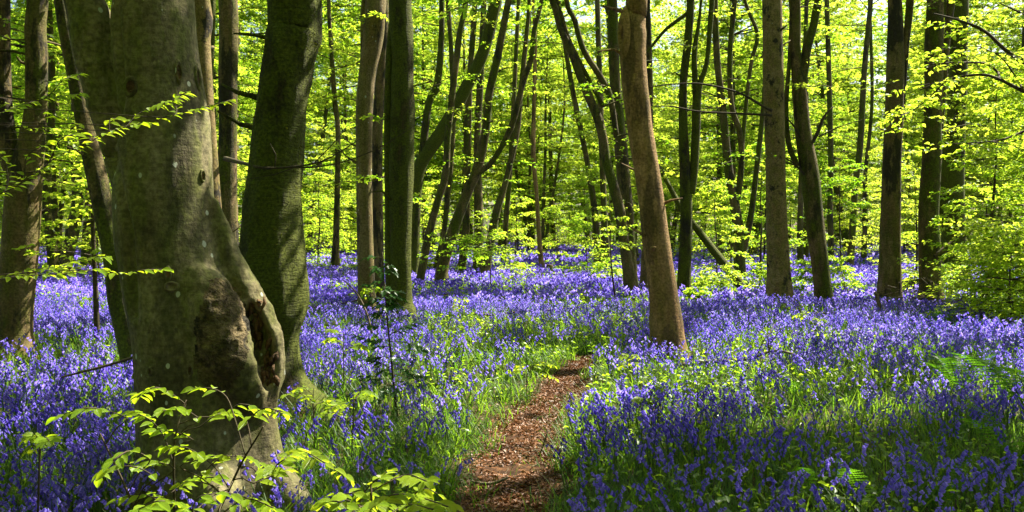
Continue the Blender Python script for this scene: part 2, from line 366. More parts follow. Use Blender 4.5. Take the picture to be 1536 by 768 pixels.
M['herb'] = leafmat('herb_leaf', (.05, .12, .01), (.10, .18, .015), (.18, .44, .01), (.46, .66, .03), tf=.55, gloss=.03, scale=.9)
M['fern'] = leafmat('fern_frond', (.022, .07, .006), (.045, .11, .008), (.07, .24, .006), (.16, .38, .012), tf=.5, gloss=.02, scale=1.2)
M['bell'] = leafmat('bluebell_petal', (.095, .054, .62), (.29, .215, .90), (.14, .08, .78), (.42, .32, .96), tf=.45, gloss=.02, rough=.5, scale=.7)
M['stem'] = leafmat('bluebell_stem', (.05, .11, .02), (.07, .12, .04), (.08, .2, .02), (.12, .25, .03), tf=.3, gloss=.02, scale=1)
M['litter'] = leafmat('fallen_leaf', (.055, .021, .009), (.22, .095, .040), (.10, .04, .012), (.22, .09, .03), tf=.15, gloss=.03, rough=.5, scale=3)
M['twig'] = bark('twig_bark', (.035, .026, .018), (.07, .052, .036), (.05, .045, .025), moss=.0, dark=.2, bump=.3)

def soil(name, cols, sc):
    m, N, Lk, out = nodes(name)
    ge = N('ShaderNodeNewGeometry')
    n1 = N('ShaderNodeTexNoise', _Scale=sc, _Detail=8.0, _Roughness=.7); Lk(ge.outputs['Position'], n1.inputs['Vector'])
    n2 = N('ShaderNodeTexNoise', _Scale=sc * 12, _Detail=6.0, _Roughness=.7); Lk(ge.outputs['Position'], n2.inputs['Vector'])
    vo = N('ShaderNodeTexVoronoi', _Scale=26.0); Lk(ge.outputs['Position'], vo.inputs['Vector'])
    c = mixc(N, Lk, ramp(N, Lk, n1.outputs[0], .38, .62), cols[0], cols[1]); c = mixc(N, Lk, ramp(N, Lk, n2.outputs[0], .42, .62), c, cols[2])
    sp = N('ShaderNodeSeparateColor'); Lk(vo.outputs['Color'], sp.inputs[0])
    c = mixc(N, Lk, ramp(N, Lk, sp.outputs[0], .55, .95), c, cols[3])
    bs = N('ShaderNodeBsdfPrincipled', _Roughness=.95); bs.inputs['Specular IOR Level'].default_value = .15; Lk(c, bs.inputs['Base Color'])
    b = N('ShaderNodeBump', _Strength=.8, _Distance=.03); Lk(n2.outputs[0], b.inputs['Height']); Lk(b.outputs[0], bs.inputs['Normal'])
    Lk(bs.outputs[0], out.inputs[0]); return m
M['soil'] = soil('woodland_floor', [(.035, .045, .015), (.05, .06, .02), (.025, .022, .012), (.07, .05, .025)], .8)
M['path'] = soil('leaf_litter_soil', [(.045, .022, .012), (.07, .034, .018), (.03, .015, .009), (.13, .062, .03)], 2.5)

# ------------------------------------------------------------------ setting: ground and path
def grid_sheet(name, xs, ys, zf, mat):
    X, Y = np.meshgrid(xs, ys); Z = zf(X.ravel(), Y.ravel())
    v = np.stack([X.ravel(), Y.ravel(), Z], 1); nx, ny = len(xs), len(ys)
    i = np.arange(ny - 1)[:, None] * nx; j = np.arange(nx - 1)[None, :]
    q = np.stack([i + j, i + j + 1, i + nx + j + 1, i + nx + j], -1).reshape(-1, 4)
    g = Geo(); g.add(v, q); o = obj(name, g.mesh(name, mat, True)); o['kind'] = 'structure'; return o
u = np.linspace(-1, 1, 101); xs = 9 * u + 500 * u ** 5 * np.abs(u)
u = np.linspace(0, 1, 150); ys = np.concatenate([np.array([-400, -150, -60, -30, -15, -6, -2.]), 1.0 + 20 * u + 560 * u ** 5])
grid_sheet('ground', xs, ys, lambda x, y: height(x, y), M['soil'])
py_ = np.linspace(1.0, 11.2, 110); tt = np.linspace(-1, 1, 13)
c = np.interp(py_, PATH[:, 1], PATH[:, 0]); w = np.interp(py_, PATH[:, 1], PATH[:, 2])
e = .13 * (fnoise(np.stack([py_ * 2.1, 0 * py_, 0 * py_], 1), 3) - .5)
X = c[:, None] + tt[None, :] * (w + .06)[:, None] + e[:, None]; Y = np.repeat(py_[:, None], 13, 1)
Z = height(X.ravel(), Y.ravel()) + .006 - .03 * np.abs(np.tile(tt, (110, 1)).ravel()) ** 4 + .022 * np.clip(1 - np.abs(np.tile(tt, (110, 1)).ravel()), 0, .3)
i = np.arange(109)[:, None] * 13; j = np.arange(12)[None, :]
g = Geo(); g.add(np.stack([X.ravel(), Y.ravel(), Z], 1), np.stack([i + j, i + j + 1, i + 14 + j, i + 13 + j], -1).reshape(-1, 4))
o = obj('footpath', g.mesh('footpath', M['path'], True)); o['kind'] = 'structure'

# ------------------------------------------------------------------ trees traced from the photograph
rng = np.random.default_rng(11)
BVH = {}
def crown_parts(root, loc, rg, az_base, base, el, L, n, leaf, filt=True, mat='leaf', wood='dark', wr=.012, hexa=False, K=7, droop=.22, width=.42):
    if filt:                                            # boughs cut away wherever the light map wants sun below
        ok = np.ones(len(base), bool)
        for f_ in (.25, .6):
            q = base + (L * f_)[:, None] * np.stack([np.sin(az_base) * np.cos(el), np.cos(az_base) * np.cos(el), np.sin(el)], 1); q = q[:, :2] - SUN[:2] * (q[:, 2:3] / SUN[2])
            ok &= lightmap(q[:, 0], q[:, 1]) < .72
        base, az_base, el, L = base[ok], az_base[ok], el[ok], L[ok]
        wr = wr * .7
    pos, d, nr, key = boughs(rg, base, az_base, el, L, n, K, droop, width)
    keep = pos[:, 2] > .25
    if filt:
        gx = pos[:, :2] - SUN[:2] * (pos[:, 2:3] / SUN[2])
        keep &= (key * .8 + .2 * rg.random(len(key)) > lightmap(gx[:, 0], gx[:, 1]) * 1.35) | (pos[:, 2] < 2.6)
    pos, d, nr = pos[keep], d[keep], nr[keep]
    l = leaf * rg.uniform(.7, 1.25, len(pos))
    g = Geo(); leaves(g, pos, d, nr, l, l * .66, hexa=hexa)
    obj('crown', g.mesh('crown', M[mat], loc=loc), root, kind='stuff')
    g = Geo(); bough_wood(g, base, az_base, el, L, np.maximum(L * wr, .006), droop, rng=rg)
    obj('branches', g.mesh('branches', M[wood], True, loc=loc), root, kind='stuff')

def tree(label, bk, d, stems, H=17, nb=72, nl=85, low=0, lowL=1.1, rough=.085, sides=16, seed=0, cr=3.4, name='beech_tree', step=.14, crown=True, leaf=.19, zlow=1.6, group=None, nscale=3.0, moss=0, stubs=3):
    rg = np.random.default_rng(seed + 100)
    paths = []
    for k, st in enumerate(stems):
        dd = [s[3] if len(s) > 3 else 0 for s in st]
        pts = np.array([P(s[1], s[0], d + q) for s, q in zip(st, dd)]); rad = np.array([s[2] / 2 / F * d for s in st])
        ext = st[-1][0] <= 5                                    # reaches the top of the picture: goes on into the canopy
        if k == 0:
            dirn = pts[0] - pts[1]; b = pts[0].copy()
            if b[2] > -.2:
                sl_ = dirn / min(-.05, dirn[2]) if dirn[2] < 0 else np.array([0, 0, 1.])
                sl_ = np.clip(sl_, -.4, 1); b = b + sl_ * (-.25 - b[2]) * np.array([1, 1, 1]); b[2] = -.25
                pts = np.vstack([b, pts]); rad = np.concatenate([[rad[0] * 1.25], rad])
        if ext:
            dv = unit(pts[-1] - pts[-3] if len(pts) > 2 else pts[-1] - pts[-2]); p = pts[-1]; r0 = rad[-1]; z0 = p[2]
            hh = H if k == 0 else H * .88; m = 6
            for i in range(1, m + 1):
                t = i / m; dv = unit(dv * .75 + np.array([rg.normal(0, .12), rg.normal(0, .12), .45]))
                p = p + dv * max(.6, (hh - z0) / m); pts = np.vstack([pts, p]); rad = np.append(rad, max(r0 * (1 - t) ** .7, .02))
        else:
            p = pts[-1]; dv = unit(pts[-1] - pts[-2])
            pts = np.vstack([pts, p + dv * .5]); rad = np.append(rad, .008)
        paths.append(resample(pts, rad, step))
    loc = paths[0][0][0].copy(); loc[2] = h1(loc[0], loc[1])
    # ground the base
    cat = 'tree'
    root = thing(name, label, cat, loc, group)
    for k, (p, r) in enumerate(paths):
        g = Geo()
        if k == 0:
            zz = np.clip(p[:, 2] - loc[2], 0, 9); r = r * (1 + .42 * np.exp(-zz / .20))
        tube(g, p, r, sides if r.max() > .05 else 8, 0, rough, seed + k * 7, nscale=nscale)
        tro = obj('trunk' if k == 0 else 'stem', g.mesh('trunk', M[bk], True, loc=loc), root)
        if k == 0 and moss:                                  # shaggy moss tufts growing out of the bark
            V = g.v[0]; m = len(p); ii = rg.integers(0, m * sides, moss); ctr = p[np.minimum(ii // sides, m - 1)]; q = V[ii] + rg.normal(0, .012, (moss, 3)); ou = unit(q - ctr)
            kp = (fnoise(q * np.array([4, 4, 1.8]), 61, 3) > .47) & (q[:, 2] < 8); q, ou = q[kp], ou[kp]; n_ = len(q)
            gm = Geo(); leaves(gm, q - ou * .004, unit(ou * .9 + np.array([0, 0, -.6]) + rg.normal(0, .5, (n_, 3))), unit(rg.normal(0, 1, (n_, 3))), rg.uniform(.012, .034, n_), rg.uniform(.006, .014, n_), tri=True)
            obj('moss', gm.mesh('moss', M['moss'], loc=loc), root, kind='stuff')
    for _ in range(stubs):                                   # snags and broken side twigs
        p, r = paths[0]; z = rg.uniform(.8, min(CAMZ + HY / F * d, 8)); i = int(np.argmin(np.abs(p[:, 2] - z))); a_ = rg.uniform(0, 6.28); l = rg.uniform(.05, .5) ** 1.3
        e = np.array([math.cos(a_), math.sin(a_), rg.uniform(.1, .7)]); r0 = rg.uniform(.008, .022)
        g = Geo(); tube(g, np.array([p[i] + e * r[i] * .7, p[i] + e * (r[i] + l * .5) + rg.normal(0, .02, 3), p[i] + e * (r[i] + l) + rg.normal(0, .04, 3)]), np.array([r0 * 1.6, r0, r0 * .5]), 6, 0, .1, seed)
        obj('stub', g.mesh('stub', M[bk], True, loc=loc), root)
    if crown:
        base, az, el, L = [], [], [], []
        ztop = min(CAMZ + HY / F * d, 9.0)
        for (p, r) in paths:
            if p[-1][2] < ztop: continue
            zs = max(ztop * .98, 4.5); nbk = max(8, nb // len(paths))
            for _ in range(nbk):
                z = zs + (p[-1][2] - zs) * rg.random() ** .9
                i = int(np.argmin(np.abs(p[:, 2] - z))); base.append(p[i]); az.append(rg.uniform(0, 2 * math.pi))
                q = (z - zs) / max(1, p[-1][2] - zs); el.append(.15 + .7 * q + rg.normal(0, .15)); L.append(cr * (1.05 - .6 * q) * rg.uniform(.6, 1.2))
        if base: crown_parts(root, loc, rg, np.array(az), np.array(base), np.array(el), np.array(L), nl, leaf, droop=.18)
        if low:
            base, az, el, L = [], [], [], []
            for _ in range(low):
                p, r = paths[rg.integers(len(paths))]
                z = rg.uniform(zlow, ztop); i = int(np.argmin(np.abs(p[:, 2] - z))); base.append(p[i]); az.append(rg.uniform(0, 2 * math.pi)); el.append(rg.normal(.15, .15)); L.append(lowL * rg.uniform(.5, 1.3))
            crown_parts(root, loc, rg, np.array(az), np.array(base), np.array(el), np.array(L), 42, .085, filt=False, K=5, droop=.2)
    return root, loc, paths

# --- the big foreground beech, fused from several tubes into one skin
def big_beech():
    d = 5.0
    loc = P(310, 760, d); loc[2] = h1(loc[0], loc[1])
    root = thing('beech_tree', 'huge smooth grey-green beech with a hollow burr and two stems, in the left foreground', 'tree', loc)
    def tb(g, st, dd=0, sides=20):
        pts = np.array([P(s[1], s[0], d + dd + (s[3] if len(s) > 3 else 0)) for s in st]); rad = np.array([s[2] / 2 / F * d for s in st])
        p, r = resample(pts, rad, .06); tube(g, p, r, sides)
        return p
    g = Geo()
    tb(g, [(830, 312, 285), (790, 312, 245), (745, 312, 215), (690, 310, 198), (620, 304, 188), (560, 297, 180), (500, 287, 170), (440, 271, 162), (384, 257, 152), (320, 247, 146), (256, 245, 140), (200, 246, 132), (128, 240, 124), (64, 232, 121), (0, 229, 118), (-160, 222, 112)], sides=28)
    tb(g, [(340, 222, 80), (260, 196, 64), (200, 173, 56), (150, 157, 56), (100, 147, 62), (64, 141, 68), (30, 136, 66), (0, 125, 58), (-70, 108, 52), (-160, 88, 50)], .05)
    # pale buttress curling over the hollow, and the burr flowing down in front of it
    tb(g, [(300, 318, 16, .0), (345, 333, 26, .0), (390, 347, 36), (430, 366, 44), (462, 384, 44), (490, 400, 40), (520, 408, 38), (552, 407, 42), (585, 396, 48), (625, 385, 60), (690, 388, 76), (740, 398, 92), (800, 415, 120)], -.02, 16)
    tb(g, [(398, 290, 24, -.16), (425, 303, 56, -.15), (460, 316, 74, -.15), (500, 333, 78, -.15), (535, 349, 68, -.16), (568, 368, 60, -.14), (600, 375, 50, -.08), (640, 372, 40, 0)], -.06, 16)
    tb(g, [(455, 372, 36), (490, 386, 44), (530, 394, 46), (570, 396, 46), (610, 388, 50)], .03, 12)
    tb(g, [(420, 280, 30, -.2), (470, 292, 44, -.22), (530, 306, 40, -.2), (600, 320, 30, -.2)], .03, 12)
    for (x0, x1, dd) in ((250, 150, -.25), (330, 330, -.6), (400, 480, -.15), (300, 300, .5), (240, 170, .4)):
        tb(g, [(700, x0, 60, dd * .35), (760, (x0 + x1) / 2, 60, dd * .7), (815, x1, 40, dd * 1.2)], 0, 10)
    me = g.mesh('trunk', M['beech'])
    tmp = bpy.data.objects.new('trunk', me); COL.objects.link(tmp)
    md = tmp.modifiers.new('fuse', 'REMESH'); md.mode = 'VOXEL'; md.voxel_size = .019; md.use_smooth_shade = True
    ms = tmp.modifiers.new('smooth', 'SMOOTH'); ms.factor = .5; ms.iterations = 7
    dg = bpy.context.evaluated_depsgraph_get()
    me2 = bpy.data.meshes.new_from_object(tmp.evaluated_get(dg)); bpy.data.objects.remove(tmp)
    n = len(me2.vertices); co = np.zeros(n * 3, np.float32); me2.vertices.foreach_get('co', co); co = co.reshape(-1, 3).astype(float)
    no = np.zeros(n * 3, np.float32); me2.vertices.foreach_get('normal', no); no = no.reshape(-1, 3)
    px = CX + F * co[:, 0] / co[:, 1]; py = HY + F * (CAMZ - co[:, 2]) / co[:, 1]
    a = .012 * (fnoise(co * np.array([4, 4, 1.6]), 21, 3) - .5) * 2 + .003 * (fnoise(co * np.array([30, 30, 9.]), 22, 2) - .5) * 2
    burr = np.exp(-(((px - 335) / 48) ** 2 + ((py - 500) / 95) ** 2)) * (co[:, 1] < d)
    rg_ = 1 - np.abs(2 * fnoise(co * np.array([13, 13, 15.]), 23, 3) - 1)
    a += burr * (.06 * (rg_ - .6) + .03 * (fnoise(co * 40, 24, 2) - .5))
    # the bark seam left of the stem
    seam = np.interp(py, [230, 300, 350, 840, 460, 500], [160, 174, 186, 202, 216, 226])
    a -= .03 * np.exp(-((px - seam - 8) / 6) ** 2) * (py > 225) * (py < 480) * (co[:, 1] < d)
    cl = np.interp(py, [-60, 0, 50, 100, 150, 200, 235], [164, 170, 175, 179, 180, 172, 160])
    a -= .035 * np.exp(-((px - cl) / 5) ** 2) * (py < 240) * (co[:, 1] < d + .1)
    # horizontal rings on the limb
    for rx, ry in ((150, 35), (150, 95), (160, 158)):
        a += .008 * np.exp(-((py - ry - .0022 * (px - rx) ** 2) / 3) ** 2) * (px < 180)
    # the rotten hollow between burr and buttress
    cxl = np.interp(py, [455, 500, 545, 575], [376, 390, 400, 402]); hw = np.interp(py, [450, 475, 520, 560, 585], [2, 9, 15, 12, 2])
    a -= .055 * np.exp(-((px - cxl) / hw) ** 2) * (py > 452) * (py < 585) * (co[:, 1] < d + .15)
    rag = np.exp(-(((px - 400) / 26) ** 2 + ((py - 515) / 70) ** 2)) * (co[:, 1] < d + .2)
    a += rag * .05 * (fnoise(co * np.array([16, 16, 9.]), 26, 3) - .5) * 2
    bw = np.exp(-(((px - 333) / 44) ** 2 + ((py - 505) / 92) ** 2)) * (co[:, 1] < d) + .35 * (fnoise(co * 9, 27, 3) - .5)
    co = co + no * a[:, None]
    co = co - loc
    me2.vertices.foreach_set('co', co.astype(np.float32).ravel()); me2.update()
    me2.materials.clear(); me2.materials.append(M['beech'])
    me2.materials.append(M['burr'])
    fv = np.zeros(len(me2.loops), np.int32); me2.loops.foreach_get('vertex_index', fv); ls = np.zeros(len(me2.polygons), np.int32); me2.polygons.foreach_get('loop_start', ls)
    me2.polygons.foreach_set('material_index', (bw[fv[ls]] > .42).astype(np.int32))
    obj('trunk', me2, root)
    nf = len(me2.polygons)
    ls = np.zeros(nf, np.int32); me2.polygons.foreach_get('loop_start', ls)
    bvh = BVHTree.FromPolygons([Vector(c) for c in (co + loc)], [tuple(p.vertices) for p in me2.polygons])
    BVH['big'] = bvh
    def surf(px, py):
        q = Vector(P(px, py, 1.0)); o = Vector((0, 0, CAMZ)); r = bvh.ray_cast(o, (q - o).normalized())
        return (np.array(r[0]), np.array(r[1])) if r[0] is not None else (P(px, py, d - .25), np.array([0, -1., 0]))
    # rotten wood lining the hollow
    g = Geo(); rg = np.random.default_rng(5)
    for k in range(44):
        yy = rg.uniform(455, 585); xx = np.interp(yy, [455, 500, 545, 575], [379, 393, 402, 403]) + rg.normal(0, 7)
        p, nn = surf(xx, yy); l = rg.uniform(.025, .10)
        dv = unit(np.array([rg.normal(0, .35), -.1, -1.0]))
        tube(g, np.array([p + nn * .004 - dv * l * .5, p + nn * rg.uniform(.0, .03), p + dv * l * .5]), np.array([.003, rg.uniform(.007, .018), .003]), 7, 0, .9, k, nscale=20)
    obj('hollow', g.mesh('hollow', M['rot'], True, loc=loc), root)
    # knots and branch scars
    for (px, py, rx, ry, hol) in ((196, 130, 9, 12, 1), (296, 118, 5, 16, 1), (268, 108, 4, 15, 1), (303, 264, 4, 8, 1), (252, 410, 4, 9, 1), (258, 430, 8, 6, 0), (285, 556, 3, 8, 1), (226, 556, 3, 5, 1)):
        p, nn = surf(px, py); sx = unit(np.cross(np.array([0, 0, 1.]), nn)); sz = np.cross(nn, sx)
        a = np.linspace(0, 2 * math.pi, 14, endpoint=False); k = 14
        def ring(s, h): return p + nn * h + (sx * (np.cos(a) * rx * d / F * s)[:, None] + sz * (np.sin(a) * ry * d / F * s)[:, None]) * (1 + .18 * (fnoise(np.stack([np.cos(a) * 2, np.sin(a) * 2, a * 0 + px], 1), 3) - .5))[:, None]
        v = np.vstack([ring(1.5, -.012), ring(1.25, .006), ring(1.0, .013), ring(.75, .004), ring(.5, -.0), p + nn * .001])
        q = [[r * k + j, r * k + (j + 1) % k, (r + 1) * k + (j + 1) % k, (r + 1) * k + j] for r in range(4) for j in range(k)]
        t = [[4 * k + j, 4 * k + (j + 1) % k, 5 * k] for j in range(k)]
        g = Geo(); g.add(v, q[:3 * k], None, 0); g.q.append(np.array(q[3 * k:])); g.qm.append(np.full(k, 1 if hol else 0)); g.t.append(np.array(t)); g.tm.append(np.full(k, 1 if hol else 0))
        obj('knot', g.mesh('knot', [M['beech'], M['rot']], True, loc=loc), root)
    # the stems go on up into the canopy
    base, az, el, L = [], [], [], []; rg = np.random.default_rng(8)
    for st in ([(-150, 222, 112), (-400, 205, 95), (-900, 230, 80), (-1700, 180, 50), (-2900, 240, 10)], [(-150, 90, 50), (-400, 20, 44), (-900, -60, 34), (-1900, -90, 10)]):
        pts = np.array([P(s[1], s[0], d) for s in st]); rad = np.array([s[2] / 2 / F * d for s in st]); p, r = resample(pts, rad, .25)
        g = Geo(); tube(g, p, r, 18, 0, .04, 3); obj('stem', g.mesh('stem', M['beech'], True, loc=loc), root)
        for _ in range(26):
            i = rg.integers(int(len(p) * .3), len(p)); base.append(p[i]); az.append(rg.uniform(0, 6.28)); el.append(rg.normal(.4, .2)); L.append(rg.uniform(1.6, 4))
    crown_parts(root, loc, rg, np.array(az), np.array(base), np.array(el), np.array(L), 85, .19)
big_beech()

